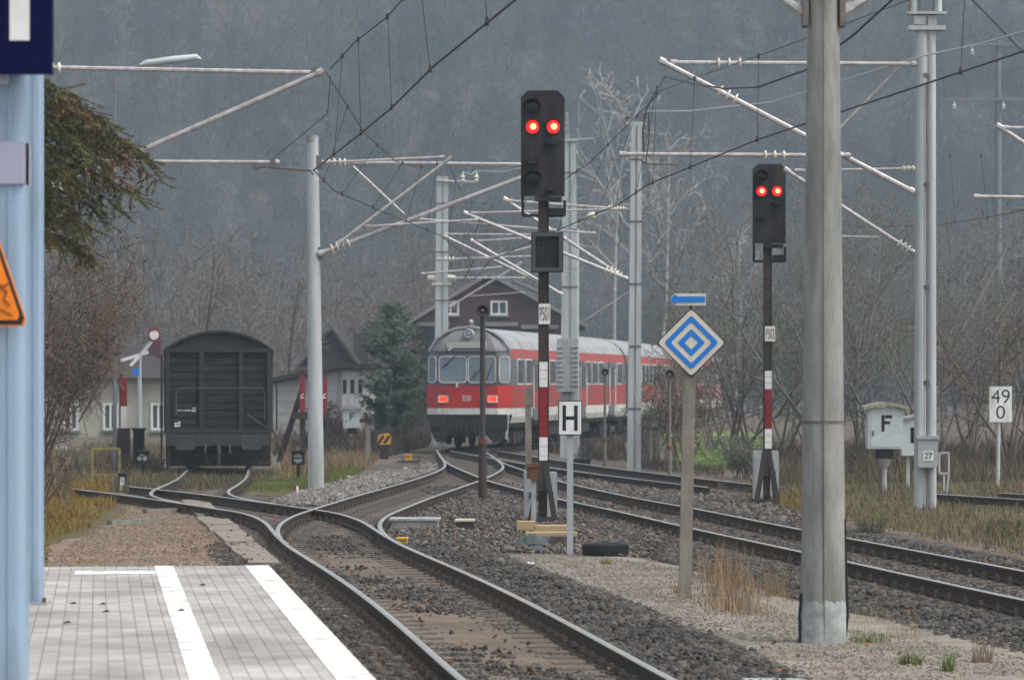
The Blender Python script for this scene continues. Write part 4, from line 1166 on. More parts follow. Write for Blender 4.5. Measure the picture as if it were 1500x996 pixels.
    if cab:
        # cab front: flat middle, corners swept back, brow leaning back
        cols = [-1, -.88, -.70, -.35, 0, .35, .70, .88, 1]
        def fy(f, z):
            a = abs(f); y = 0 if a <= .70 else (a-.70)/.30*.38
            y += .02*a/.7
            if z > 3.3: y += min(.62, (z-3.3)**1.4*.62)*(1-.45*a)
            if z > 3.3 and a > .70: y = max(y, .38*(a-.7)/.3)
            return min(y, .38) if a > .99 else y
        zl = [z for z in ZL if z >= 1.3]
        mb = MB(); vs = []; fs = []; mi = []
        for z in zl:
            for f in cols: vs.append((f*hw(z), fy(f, z) if abs(f) < .99 else .38, z))
        nc = len(cols)
        fm = ['train_white', 'train_red', 'train_grey', 'train_brow']
        for i, (za, zb) in enumerate(zip(zl, zl[1:])):
            q = bmat((za+zb)/2, FBANDS)
            for j in range(nc-1): fs.append((i*nc+j, i*nc+j+1, (i+1)*nc+j+1, (i+1)*nc+j)); mi.append(q)
        mb.add(vs, fs); mb.mi = mi; mb.build('cab_front', fm, t)
        # bright rim round the roof edge
        mb = MB(); pts = [(s_*hw(z)*1.004, .36, z+.006) for s_, z in [(-1, z) for z in ZL if z >= 3.3]]+[(s_*hw(z)*1.004, .36, z+.006) for s_, z in [(1, z) for z in reversed(ZL) if 3.3 <= z < 4.1]]
        mb.tube(pts, .045, 6); mb.build('roof_edge', 'train_roof', t, smooth=60)
        def win(cx, cz, w, h, rz, y, name='front_window'):
            o_ = rrect(0, 0, w, h, .12, 5); i_ = rrect(0, 0, w-.065, h-.065, .10, 5)
            M = Matrix.Rotation(rz, 3, 'Z'); c = Vector((cx, y, cz))
            mb = MB(); mb.ring(o_, i_, -.03, .02); mb.v = [M @ v+c for v in mb.v]; f = mb.build(name, 'train_white', t)
            mb = MB(); mb.prism(i_, -.012, .01); mb.v = [M @ v+c for v in mb.v]; mb.build('pane', 'glass_front', f)
            return f
        wl = win(-.48, 2.76, .93, .88, 0, -.012); wr = win(.48, 2.76, .93, .88, 0, -.012)
        win(-1.185, 2.76, .42, .88, -R(42), .165); win(1.185, 2.76, .42, .88, R(42), .165)
        for cx, par, s in ((-.475, wl, -1), (.475, wr, 1)):
            mb = MB(); mb.tube([(cx-.26, -.05, 2.86 if s < 0 else 2.45), (cx+.14, -.05, 3.30 if s < 0 else 3.05)], .014, 5); mb.bar((cx-.36, -.055, 2.82 if s < 0 else 2.40), (cx-.2, -.055, 2.96 if s < 0 else 2.70), .02); mb.build('wiper', 'black_paint', par)
        mb = MB(); mb.tube([(.63, -.05, 2.40), (.83, -.05, 2.95)], .012, 5); mb.build('wiper', 'black_paint', wr)
        mb = MB(); mb.box((-.03, .04, 3.56), (1.30, .12, .2)); mb.build('destination_box', 'destination', t)
        mb = MB(); mb.bar((-.62, -.01, 3.38), (-.5, .0, 3.5), .06); mb.build('hinge', 'train_white', t)
        mb = MB(); mb.box((0, -.0, 3.335), (2.7, .05, .035)); mb.build('brow_strip', 'black_paint', t)
        mb = MB(); mb.lathe([(.16, .5), (.16, -.02), (.13, -.06), (.10, -.02)], (.02, .12, 3.93), 'Y', 16); lp = mb.build('top_lamp', 'cabinet', t, smooth=40)
        mb = MB(); mb.lathe([(.10, 0), (.06, -.03), (0, -.04)], (.02, .10, 3.93), 'Y', 14); mb.build('lens', 'glass_front', lp)
        mb = MB(); mb.tube([(.03, .5, 4.1), (.03, .45, 4.32)], .03, 6); mb.lathe([(.02, -.1), (.08, .08)], (.03, .4, 4.32), 'Y', 10); mb.tube([(.10, .5, 4.1), (.10, .5, 4.24)], .025, 6); mb.build('horn', 'cabinet', t)
        for cx in (-.80, .83):
            o_ = rrect(cx, 1.80, .34, .24, .03); i_ = rrect(cx, 1.80, .26, .165, .02)
            mb = MB(); mb.ring(o_, i_, -.035, .02); f = mb.build('headlight', 'train_white', t)
            mb = MB(); mb.prism(i_, -.012, .01); mb.build('lens', 'tail_red', f)
        mb = MB(); mb.ring(rrect(-.02, 1.83, .27, .19, .03), rrect(-.02, 1.83, .235, .155, .02), -.012, .0); em = mb.build('emblem', 'train_white', t)
        text('lettering', 'DB', .11, (-.02, -.006, 1.83), 'train_white', em, bold=.02)
        mb = MB(); mb.box((-.34, -.02, 2.25), (.07, .06, .13)); mb.build('socket', 'train_white', t)
        # apron, buffers, coupling, hoses, plough
        mb = MB(); mb.prism([(-1.28, 1.3), (1.28, 1.3), (1.28, .85), (1.05, .42), (.85, .38), (.62, .62), (-.62, .62), (-.85, .38), (-1.05, .42), (-1.28, .85)], .06, .36); mb.build('apron', 'under', t)
        for s in (-1, 1):
            mb = MB(); mb.tube([(s*.87, .1, 1.05), (s*.87, -.42, 1.05)], .09, 12); mb.prism(rrect(s*.87, 1.05, .45, .34, .08), -.48, -.42); mb.build('buffer', 'under', t)
            mb = MB(); mb.bar((s*1.30, .30, 1.3), (s*1.22, .34, .5), .07); mb.build('corner_step', 'train_white', t)
        mb = MB(); mb.box((0, -.1, 1.02), (.14, .4, .12)); mb.tube([(0, -.3, 1.0), (.02, -.38, .8), (0, -.34, .55)], .05, 8)
        for s in (-.32, -.2, .24, .36): mb.tube([(s, .0, 1.0), (s*1.05, -.2, .75), (s*1.1, -.1, .5), (s, .0, .45)], .03, 6)
        mb.build('coupling', 'rubber', t)
    return t
H1 = R(10); H2 = R(7.7)
f1 = Vector((-1.45, 115.5, .0))
coach('leading red and grey coach with driving cab and two lit red lamps', f1, H1, True)
f2 = f1+Vector((math.sin(H1), math.cos(H1), 0))*26.9
coach('middle red coach coupled behind the cab coach, past the tall grey mast', f2, H2, False)
f3 = f2+Vector((math.sin(H2), math.cos(H2), 0))*26.9
coach('last red coach, fading behind the bare bushes at right', f3, R(7.2), False)

# ------------------------------------------------------------------ covered goods wagon
wd = 87.0; wx = (320-750)*wd/FPX; wrz = math.atan2(430, FPX)
t = thing('goods_wagon', 'dark grey boarded goods wagon with rounded roof standing on the siding', 'goods wagon', (wx, wd, 0), wrz)
wk = wd/FPX
WW = 154*wk/2; zf = EYE+(HOR-634)*wk; ze = EYE+(HOR-512)*wk; zt = EYE+(HOR-484)*wk; WL = 10.5
mb = MB(); n = 14
arc = [(-WW*1.04+2.08*WW*q/n, ze+(zt-ze)*(1-abs(2*q/n-1)**2.2)) for q in range(n+1)]
mb.prism([(-WW, zf), (WW, zf), (WW, ze), (-WW, ze)], 0, WL); bd = mb.build('body', 'wagon_wood', t)
mb = MB(); gab = [(x*.96, z-.02) for x, z in arc]; mb.prism([(WW, ze+.001), *reversed(gab), (-WW, ze+.001)], .03, WL-.03); mb.build('gable', 'wagon_roof', t)
mb = MB(); mb.prism(arc+[(x, z-.06) for x, z in reversed(arc)], -.10, WL+.10); mb.build('roof', 'wagon_roof', t, smooth=40)
mb = MB(); nb = 11
for q in range(nb):
    z0_ = zf+(ze-zf)*q/nb; hh = (ze-zf)/nb
    mb.box((0, -.012, z0_+hh*.5), (WW*1.92, .03, hh*.88), rot=Matrix.Rotation(R(-2), 3, 'X'))
mb.build('end_boards', 'wagon_wood', t)
for x in (-WW+.05, -.32*WW, .43*WW, WW-.05):
    mb = MB(); mb.box((x, -.075, (zf+ze)/2), (.10, .08, ze-zf)); mb.build('stanchion', 'wagon_post', t)
mb = MB(); mb.box((0, -.065, ze-.02), (2*WW, .11, .09)); mb.build('top_rail', 'wagon_post', t)
mb = MB(); mb.box((0, -.065, zf+.03), (2*WW, .11, .13)); mb.build('bottom_rail', 'wagon_post', t)
for x in (-WW-.02, WW+.02):
    for y in (.05, 2.6, 5.2, 7.8, WL-.05):
        mb = MB(); mb.box((x, y, (zf+ze)/2), (.05, .09, ze-zf)); mb.build('stanchion', 'wagon_steel', t)
mb = MB(); pts = [(-WW*.80, zf+.45), (-WW*.80, zf+1.02), (-WW*.76, zf+1.10), (WW*.82, zf+1.10), (WW*.87, zf+1.02), (WW*.87, zf+.3)]
mb.tube([(x, -.15, z) for x, z in pts], .013, 6); mb.build('grab_rail', 'wagon_rail', t)
mb = MB(); mb.tube([(WW*.55, -.10, zf+.45), (WW*.92, -.12, zf+.12)], .012, 5); mb.build('brace_rod', 'wagon_rail', t)
mb = MB(); r_ = random.Random(4); x = -WW*.80
while x < -WW*.46:
    w = r_.uniform(.02, .05); mb.box((x, -.027, zf+.56), (w, .004, .05)); x += w+.025
mb.box((-WW*.46, -.027, zf+.57), (.09, .004, .10)); mb.box((-WW*.8, -.027, zf+.20), (.08, .004, .10)); mb.box((-WW*.74, -.027, zf+.22), (.05, .004, .12)); mb.build('stencil_marks', 'sign_white', t)
mb = MB(); mb.tube([(WW+.12, .1, zf+1.2), (WW+.14, .1, zf+1.15), (WW+.14, .1, zf+.05)], .02, 6); mb.tube([(-WW-.10, .1, zf+1.9), (-WW-.10, .1, zf-.8)], .025, 6); mb.build('hand_hold', 'wagon_steel', t)
mb = MB(); mb.box((0, WL/2, zf-.10), (WW*1.9, WL, .18)); mb.box((0, -.05, zf-.16), (WW*2, .14, .32)); mb.build('underframe', 'wagon_steel', t)
for s in (-1, 1):
    mb = MB(); mb.tube([(s*.80, 0, zf-.22), (s*.80, -.45, zf-.22)], .10, 12); mb.prism(rrect(s*.80, zf-.22, .48, .38, .08), -.52, -.45); mb.build('buffer', 'wagon_steel_dark', t)
    mb = MB(); mb.box((s*(WW-.15), .2, zf-.75), (.32, .25, .05)); mb.bar((s*(WW-.02), .2, zf-.7), (s*(WW-.02), .2, zf-.05), .04); mb.build('footstep', 'wagon_steel', t)
mb = MB(); mb.box((0, -.2, zf-.24), (.12, .4, .12)); mb.tube([(0, -.35, zf-.25), (.02, -.42, zf-.5), (0, -.38, zf-.75)], .05, 8)
for s in (-.3, .26): mb.tube([(s, -.05, zf-.2), (s*1.1, -.25, zf-.5), (s*.9, -.12, zf-.72)], .03, 6)
mb.build('coupling', 'wagon_steel', t)
for wy in (2.2, WL-2.2):
    mb = MB()
    for s in (-1, 1): mb.lathe([(.1, -.03), (.40, -.06), (.49, -.06), (.46, .07), (.40, .07), (.1, .03)], (s*.75, wy, .66), 'X', 20); mb.box((s*1.0, wy, .62), (.2, .5, .35)); mb.bar((s*1.0, wy-.7, zf-.15), (s*1.0, wy+.7, zf-.35), .10)
    mb.tube([(-.9, wy, .66), (.9, wy, .66)], .08, 10); mb.build('wheelset', 'under', t)
for y, w, h in ((.5, 2.56, .62), (1.1, 2.2, .42), (3.6, 1.9, .55), (5.2, 2.3, .6), (7.0, 1.9, .5)):  # brake gear, plus wide dark boxes added for the shade under the wagon
    mb = MB(); mb.box((0, y, zf-.2-h/2), (w, .35, h)); mb.bar((-.7, y-.3, .5), (.7, y-.3, .55), .10); mb.build('brake_gear_shade_fill', 'under', t)
mb = MB(); mb.tube([(-WW*.92, -.02, zf-.1), (-WW*.97, -.1, zf-.9)], .03, 6); mb.build('drain_pipe', 'under', t)

# ------------------------------------------------------------------ buildings
def window(t, x, y, z, w, h, fr='sign_white', cross=True, name='window'):
    mb = MB(); mb.ring([(x-w/2, z-h/2), (x+w/2, z-h/2), (x+w/2, z+h/2), (x-w/2, z+h/2)], [(x-w/2+.1, z-h/2+.1), (x+w/2-.1, z-h/2+.1), (x+w/2-.1, z+h/2-.1), (x-w/2+.1, z+h/2-.1)], y-.07, y+.03)
    if cross: mb.box((x, y-.03, z), (.09, .06, h-.2))
    f = mb.build(name, fr, t)
    mb = MB(); mb.box((x, y+.0, z), (w-.2, .03, h-.2)); mb.build('pane', 'glass_dark', f)
    mb = MB(); mb.box((x, y-.1, z-h/2-.05), (w+.2, .2, .08)); mb.build('sill', 'concrete', f)
def gable_house(label, d, x0, x1, ze, xp, zp, length, wallm, roofm, rz=0, name='house', cat='house', ov=.5):
    t = thing(name, label, cat, ((x0+x1)/2, d, 0), rz)
    cx = (x0+x1)/2; a, b, p = x0-cx, x1-cx, xp-cx
    mb = MB(); mb.prism([(a, 0), (b, 0), (b, ze), (p, zp), (a, ze)], 0, length); mb.build('wall', wallm, t)
    mb = MB(); th = .22
    for (xa, za, xb, zb) in ((a, ze, p, zp), (b, ze, p, zp)):
        sl = (zb-za)/(xb-xa); e = xa+(-ov if xa < xb else ov); zz = za+sl*(e-xa)
        mb.prism([(e, zz+.03), (xb, zb+.03), (xb, zb+th+.03), (e, zz+th+.03)], -ov, length+ov)
    rf = mb.build('roof', roofm, t)
    return t, rf
d = 196
x0, ze = XZ(603, 474, d); x1, _ = XZ(846, 474, d); xp, zp = XZ(716, 405, d)
t, rf = gable_house('large dark red gabled shed behind the train with two white windows', d, x0, x1, ze, xp, zp, 16, 'house_red', 'roof_grey', name='engine_shed', cat='shed')
cx = t.location.x
for px in (660, 731):
    q = P(px, 451, d); window(t, q.x-cx, -.02, q.z, 25*d/FPX, 21*d/FPX)
for p0, p1, yt in ((617, 652, 478), (712, 752, 478), (770, 812, 482)):
    a, z = XZ(p0, yt, d); b, _ = XZ(p1, yt, d)
    mb = MB(); mb.box(((a+b)/2-cx, -.03, z/2), (b-a, .10, z)); g_ = mb.build('gate', 'dark_open', t)
    mb = MB(); mb.box(((a+b)/2-cx, -.08, z+.12), (b-a+.5, .18, .22)); mb.build('lintel', 'roof_grey', g_)
mb = MB()
for q in range(9): mb.bar((xp-cx-1.5+.0*q, .5, zp+.1), (xp-cx-1.5, .51, zp+.3), .05)
q = P(768, 424, d); mb = MB(); mb.tube([(q.x-cx-.6, 1, q.z+.5), (q.x-cx+1.2, 1, q.z-.3)], .09, 6); mb.tube([(q.x-cx-.6, 1, q.z+.5), (q.x-cx-.6, 1, q.z-.2)], .06, 6); mb.build('snow_guard', 'arm_dark', t)
# white shed left of the pine
d = 134
x0, zl = XZ(398, 562, d); x1, zr = XZ(541, 541, d); xm, zm = XZ(497, 545, d)
t = thing('white_shed', 'low whitewashed shed with a sloping dark roof behind the slim mast', 'shed', ((x0+x1)/2, d, 0)); cx = t.location.x
mb = MB(); mb.prism([(x0-cx, 0), (x1-cx, 0), (x1-cx, zr), (xm-cx, zr), (x0-cx, zl)], 0, 7); mb.build('wall', 'plaster_white', t)
mb = MB(); mb.prism([(x0-cx-.3, zl+.0), (xm-cx, zr+.04), (x1-cx+.4, zr+.04), (x1-cx+.4, zr+.22), (xm-cx, zr+.22), (x0-cx-.3, zl+.16)], -.4, 7.4); mb.build('roof', 'roof_red', t)
for px in (505, 516, 528):
    q = P(px, 566, d); mb = MB(); mb.box((q.x-cx, -.02, q.z), (.14, .06, .52)); mb.build('window_slit', 'dark_open', t)
mb = MB(); mb.box(((xm+x1)/2-cx+.05, -.012, zr/2-.02), (x1-xm-.1, .016, zr-.1)); mb.build('white_boarding', 'white_wall', t)
mb = MB()
for k_ in range(7): mb.box(((x0+xm)/2-cx, -.004, .35+k_*.42), (xm-x0-.1, .012, .02))
mb.box((xm-cx, -.02, zr/2), (.08, .05, zr)); mb.build('wall_seam', 'concrete', t)
# houses with dark roofs behind
d = 168
x0, ze = XZ(436, 545, d); x1, _ = XZ(530, 545, d); xp, zp = XZ(486, 486, d)
t, rf = gable_house('house with a dark red steep roof behind the white shed', d, x0, x1, ze, xp, zp, 9, 'house_dark', 'roof_red')
q = P(528, 500, d); mb = MB(); mb.box((q.x-t.location.x-.1, 3, q.z-.6), (.7, .7, 2.0)); mb.build('chimney', 'house_dark', rf)
d = 152
x0, ze = XZ(30, 552, d); x1, _ = XZ(262, 552, d)
t = thing('cottage', 'cream rendered cottage behind the level crossing, partly behind the brown bush', 'house', ((x0+x1)/2, d, 0)); cx = t.location.x
mb = MB(); mb.box((0, 4, ze/2), (x1-x0, 8, ze)); mb.build('wall', 'plaster', t)
mb = MB(); zp = XZ(200, 508, d)[1]; mb.add([(x0-cx-.5, -.6, ze-.05), (x1-cx+.5, -.6, ze-.05), (x1-cx-2, 4, zp), (x0-cx+2, 4, zp), (x1-cx+.5, 8.6, ze-.05), (x0-cx-.5, 8.6, ze-.05)], [(0, 1, 2, 3), (1, 4, 2), (4, 5, 3, 2), (5, 0, 3), (0, 5, 4, 1)]); rf = mb.build('roof', 'roof_red', t)
q = P(218, 517, d); mb = MB(); mb.box((q.x-cx, 3.0, q.z+.1), (.5, .5, 1.1)); mb.build('chimney', 'house_red', rf)
for px in (104, 162, 232):
    q = P(px, 610, d); window(t, q.x-cx, -.02, q.z, 22*d/FPX, 40*d/FPX)
mb = MB(); mb.box((0, -.35, ze-.1), (x1-x0+.6, .12, .12)); mb.build('gutter', 'arm_dark', t)
mb = MB(); q = P(208, 585, d); mb.tube([(q.x-cx, -.12, 0), (q.x-cx, -.12, ze)], .06, 6); mb.build('downpipe', 'cabinet', t)

# ------------------------------------------------------------------ level crossing furniture
d = 96; k = d/FPX
x, _ = XZ(181, 680, d)
t = thing('barrier', 'red and white crossing barrier standing upright left of the wagon', 'barrier', (x, d, 0))
for ya, yb, m in ((553, 595, 'red_paint'), (595, 638, 'white_paint')):
    mb = MB(t.location); a, za = XZ(181.5, ya, d); _, zb_ = XZ(181.5, yb, d); mb.box((a, d, (za+zb_)/2), (9*k, .07, za-zb_)); mb.build('boom', m, t)
mb = MB(t.location); a, za = XZ(177, 548, d); mb.box((a, d+.1, za/2), (.09, .09, za)); mb.box((x, d+.05, .55), (.32, .3, 1.1)); mb.build('post', 'rust_dark', t)
d = 101; k = d/FPX; c = P(205, 520, d)
t = thing('crossing_sign', 'white St Andrew cross tilted beside the upright barrier', 'sign', (c.x, d, 0))
mb = MB(t.location)
mb.bar(P(177, 528, d), P(217, 516, d), .03, .09); mb.bar(P(191, 536, d-.04), P(222, 500, d-.04), .03, .09); mb.build('cross', 'white_paint', t)
mb = MB(t.location); mb.tube([(c.x, d+.06, 0), (c.x, d+.06, c.z)], .04, 8); mb.build('post', 'mast_steel', t)
d = 99; c = P(226, 491, d)
t = thing('round_signal_disc', 'round white disc with a red rim on an arm above the barrier', 'sign', (c.x, d, 0))
mb = MB(t.location); mb.lathe([(0, -.03), (.185, -.03), (.185, 0), (0, 0)], c, 'Y', 20); f = mb.build('rim', 'red_paint', t)
mb = MB(t.location); mb.lathe([(0, -.045), (.13, -.045), (.13, -.031)], c, 'Y', 20); mb.build('disc', 'white_paint', f)
mb = MB(t.location); mb.tube([c+Vector((-.05, .05, -.1)), P(206, 517, d), P(203, 640, d), Vector((P(203, 640, d).x, d, 0))], .03, 6); mb.build('post', 'mast_steel', t)
d = 103; c = P(200, 545, d); mb = MB((c.x, d, 0))
t = thing('blue_disc_sign', 'small round blue sign on a thin post near the crossing', 'sign', (c.x, d, 0))
mb.lathe([(0, -.03), (.12, -.03), (.12, 0), (0, 0)], c, 'Y', 16); mb.build('disc', 'blue_paint', t)
mb = MB(t.location); mb.tube([(c.x+.06, d+.04, 0), (c.x+.06, d+.04, c.z)], .03, 6); mb.build('post', 'mast_steel', t)
d = 97; a, zt_ = XZ(196, 630, d); b, _ = XZ(211, 630, d)
t = thing('relay_cabinet', 'tall dark cabinet between the barrier and the wagon', 'cabinet', ((a+b)/2, d, 0))
mb = MB(t.location); mb.box(((a+b)/2, d, zt_/2), (b-a, .35, zt_)); mb.build('housing', 'rust_dark', t); mb = MB(t.location); mb.box(((a+b)/2, d-.18, zt_/2), ((b-a)*.8, .02, zt_*.85)); mb.build('door', 'under', t)
mb = MB(t.location); mb.box(((a+b)/2, d, zt_+.03), (b-a+.08, .45, .06)); mb.build('lid', 'under', t)
def dwarf(label, cx, cy, w, h, d, kind):
    k = d/FPX; c = P(cx, cy, d)
    t = thing('shunting_signal', label, 'shunting signal', (c.x, d, 0))
    mb = MB(t.location); mb.prism(rrect(c.x, c.z, w*k, h*k, .03), d-.12, d+.12); b_ = mb.build('housing', 'signal_black', t)
    mb = MB(t.location); mb.tube([(c.x, d, 0), (c.x, d, c.z-h*k/2+.01)], .045, 8); mb.box((c.x, d, .03), (.25, .25, .06)); mb.build('stand', 'under', t)
    mb = MB(t.location)
    if kind == 'two':
        for s in (-.22, .22): mb.lathe([(.0, -.14), (.055, -.14), (.055, -.12)], (c.x+s*w*k, d, c.z), 'Y', 12)
        mb.box((c.x, d-.125, c.z+h*k*.28), (.12, .01, .04)); mb.build('lens', 'cabinet', b_)
    elif kind == 'window':
        for q in (-.27, 0, .27): mb.box((c.x, d-.124, c.z+q*h*k), (w*k*.58, .01, h*k*.23))
        mb.build('face', 'sign_white', b_)
    else:
        n = 12; r_ = .34*w*k
        for s in (1, -1):
            mb.prism([(c.x+r_*math.cos(math.pi*q/n), c.z+s*(.05*w*k+r_*.9*math.sin(math.pi*q/n))) for q in range(n+1)][::s], d-.128, d-.121)
        mb.build('face', 'sign_grey', b_)
    mb = MB(t.location); mb.box((c.x, d-.05, c.z+h*k/2+.02), (w*k*1.08, .36, .04)); mb.build('hood', 'signal_black', t)
dwarf('small black ground signal with two pale lenses left of the wagon', 209, 671, 18, 18, 85, 'two')
dwarf('black ground lamp with a white three pane face among the moss at left', 180, 708, 12, 26, 76, 'window')
dwarf('square dark ground signal with two pale half discs left of the slim mast', 437, 671, 19, 19, 84, 'half')
def rail_frame(label, pts, d, m='yellow_dull', w=.05):
    a = P(*pts[0], d); t = thing('safety_frame', label, 'guard rail', (a.x, d, 0))
    mb = MB(t.location)
    x0, z0 = XZ(*pts[0], d); x1, z1 = XZ(*pts[1], d)
    mb.bar((x0, d, 0), (x0, d, z0), w); mb.build('post', m, t); mb = MB(t.location); mb.bar((x1, d, 0), (x1, d, z0), w); mb.build('post', m, t)
    mb = MB(t.location); mb.bar((x0, d, z0), (x1, d, z0), w*.9); mb.build('top_bar', m, t); mb = MB(t.location); mb.bar((x0, d, z1), (x1, d, z1), w*.9); mb.build('lower_bar', m, t)
rail_frame('open yellow guard frame beside the mossy verge left of the ground lamp', ((135, 657), (175, 695)), 79)
rail_frame('dark yellow guard frame at the edge of the farther pillar', ((62, 650), (78, 690)), 72, 'yellow_dull', .07)
# warning board, yellow boxes by the points
d = 108; c = P(563, 643, d); k = d/FPX
t = thing('striped_board', 'yellow board with black diagonal stripes beside the pine', 'sign', (c.x, d, 0))
mb = MB(t.location); mb.prism([(c.x-10.5*k, c.z-5*k), (c.x-6*k, c.z-9*k), (c.x+9*k, c.z-7*k), (c.x+10.5*k, c.z+3*k), (c.x+6*k, c.z+9*k), (c.x-9*k, c.z+6*k)], d-.03, d); b_ = mb.build('board', 'yellow_paint', t)
mb = MB(t.location)
for s in (-4.5, 4): mb.bar((c.x+(s-4)*k, d-.036, c.z-6*k), (c.x+(s+3.5)*k, d-.036, c.z+5*k), .006, .085)
mb.build('stripe', 'black_paint', b_)
mb = MB(t.location); mb.box((c.x, d+.02, c.z/2), (.5*.5, .05, c.z)); mb.build('stand', 'under', t)
def lump(name, label, cat, px, py, w, h, depth, m, lid=None, d=None):
    d = d or GD(py); k = d/FPX; x = (px-750)*k
    t = thing(name, label, cat, (x, d, 0))
    mb = MB(t.location); W_, H_ = w*k, h*k
    mb.prism([(x-W_*.5, 0.0), (x+W_*.5, 0.0), (x+W_*.46, H_*.9), (x-W_*.46, H_*.9)], d, d+depth); mb.build('housing', m, t)
    mb = MB(t.location); mb.prism(rrect(x, H_*.95, W_*1.04, H_*.16, .01), d-.03, d+depth+.03); mb.build('lid', lid or m, t)
    return t
lump('point_box', 'small yellow box on the ballast beside the right rail of the points', 'trackside box', 588.5, 801, 17, 13, .3, 'yellow_paint')
lump('point_box', 'small yellow box beyond the points just left of the train', 'trackside box', 598, 655, 11, 9, .3, 'yellow_paint', d=106)
lump('cable_pit', 'wide concrete cable pit with a pale lid right of the points', 'cable pit', 607, 778, 72, 18, .7, 'concrete', 'concrete_pale')
lump('cable_pit', 'small brown cable pit in the gravel left of the P501 signal', 'cable pit', 681, 780, 28, 19, .3, 'rust_dark', 'cream')
lump('concrete_box', 'dark low concrete box beside the far end of the turnout', 'trackside box', 600, 679, 33, 8, .4, 'concrete', 'rust_dark', d=99)
lump('concrete_box', 'dark block in front of the far fence behind the H board post', 'trackside box', 852, 684, 27, 13, .6, 'under', d=97)
# marker pegs, stake, water hydrant like posts
d = GD(722); x = (434-750)*d/FPX
t = thing('marker_peg', 'little red and white peg in the grass left of the slim mast', 'marker peg', (x, d, 0))
mb = MB(t.location); mb.tube([(x, d, 0), (x, d, .15)], .045, 10); mb.build('shaft', 'white_paint', t, smooth=50); mb = MB(t.location); mb.box((x-.02, d-.045, .09), (.05, .03, .12)); mb.build('band', 'red_paint', t)
d = GD(683); x = (539-750)*d/FPX; zt_ = XZ(0, 616, d)[1]
t = thing('wooden_post', 'old grey post with a rough top beside the white telephone box', 'post', (x, d, 0))
mb = MB(t.location); mb.box((x, d, zt_/2), (.13, .12, zt_)); mb.build('shaft', 'post_concrete', t); mb = MB(t.location); mb.box((x-.06, d, zt_), (.34, .2, .12)); mb.tube([(x, d, zt_), (x-.06, d, zt_+.22)], .04, 6); mb.build('head', 'rust_dark', t)
for px, py, h, lab in ((953, 680, 48, 'short pale stake between the coach and the bushes'), (917, 668, 20, 'low pale peg left of the tall grey mast')):
    d = GD(py)
    x = (px-750)*d/FPX; mb = MB(); mb.tube([(x, d, 0), (x, d, h*d/FPX)], .05, 8); o = mb.build('stake', 'post_concrete'); tag(o, lab, 'stake')
# buffer stop with red boards
d = 104; k = d/FPX
t = thing('buffer_stop', 'red boarded buffer stop with slanting dark struts behind the slim mast', 'buffer stop', (P(459, 640, d).x, d, 0))
for px in (443, 475):
    a, z1 = XZ(px, 551, d); _, z0 = XZ(px, 610, d)
    mb = MB(t.location); mb.box((a, d-.05, (z0+z1)/2), (8.5*k, .05, z1-z0)); b_ = mb.build('red_board', 'red_board', t)
    mb = MB(t.location); mb.box((a+.0, d-.078, (z0+z1)/2-.04), (.11, .006, .035)); mb.bar((a-.05, d-.079, (z0+z1)/2-.0), (a+.05, d-.079, (z0+z1)/2+.08), .006, .03); mb.build('white_mark', 'sign_white', b_)
    mb = MB(t.location); mb.box((a, d+.05, z1/2+.1), (.16, .12, z1+.2)); mb.build('upright', 'rust_dark', t)
    mb = MB(t.location); mb.bar((a, d, z1*.86), (a-.72, d+.5, 0), .12); mb.build('strut', 'rust_dark', t)
mb = MB(t.location); z0 = XZ(0, 609, d)[1]; mb.box((P(455, 0, d).x, d, z0), (1.1, .2, .2)); mb.build('crossbeam', 'rust_dark', t)
# street lamp at upper left
d = 92; k = d/FPX
x = (168-750)*k
t = thing('street_lamp', 'street lamp with a long pale head reaching out above the spruce', 'street lamp', (x, d, 0))
mb = MB(t.location); A = P(168, 112, d); mb.tube([(x, d, 0), (x, d, A.z), P(172, 103, d), P(212, 95, d)], [.06, .035, .03, .03], 8); mb.build('pole', 'power_wood', t, smooth=60)
mb = MB(t.location); mb.tube([P(205, 96, d), P(214, 93, d), P(255, 88, d), P(288, 84, d), P(294, 87, d)], [.04, .085, .10, .08, .03], 10); mb.build('lamp_head', 'box_grey', t, smooth=60)
# power line pole on the right
for px, d, top, lab, lv in ((1462, 205, 60, 'tall wooden power pole with two crossarms on the right hillside', (66, 146)),):
    k = d/FPX; x = (px-750)*k; zt_ = XZ(0, top, d)[1]
    t = thing('power_pole', lab, 'power pole', (x, d, 0))
    mb = MB(t.location); mb.tube([(x, d, 0), (x, d, zt_)], [.26, .16], 10); mb.build('pole', 'power_wood', t, smooth=50)
    for y_, hw_ in zip(lv, (1.9, 2.9)):
        mb = MB(t.location); z = XZ(0, y_, d)[1]; mb.box((x, d-.2, z), (hw_*2, .14, .18)); cb = mb.build('crossarm', 'power_wood', t)
        mb = MB(t.location)
        for q in ((-.8, .85) if hw_ < 2 else (-.88, 0.1, .85)): mb.lathe([(.03, -.5), (.13, -.44), (.05, -.36), (.13, -.30), (.05, -.22), (.03, 0)], (x+q*hw_, d-.2, z-.09), 'Z', 10)
        mb.build('insulator', 'box_grey', cb, smooth=60)
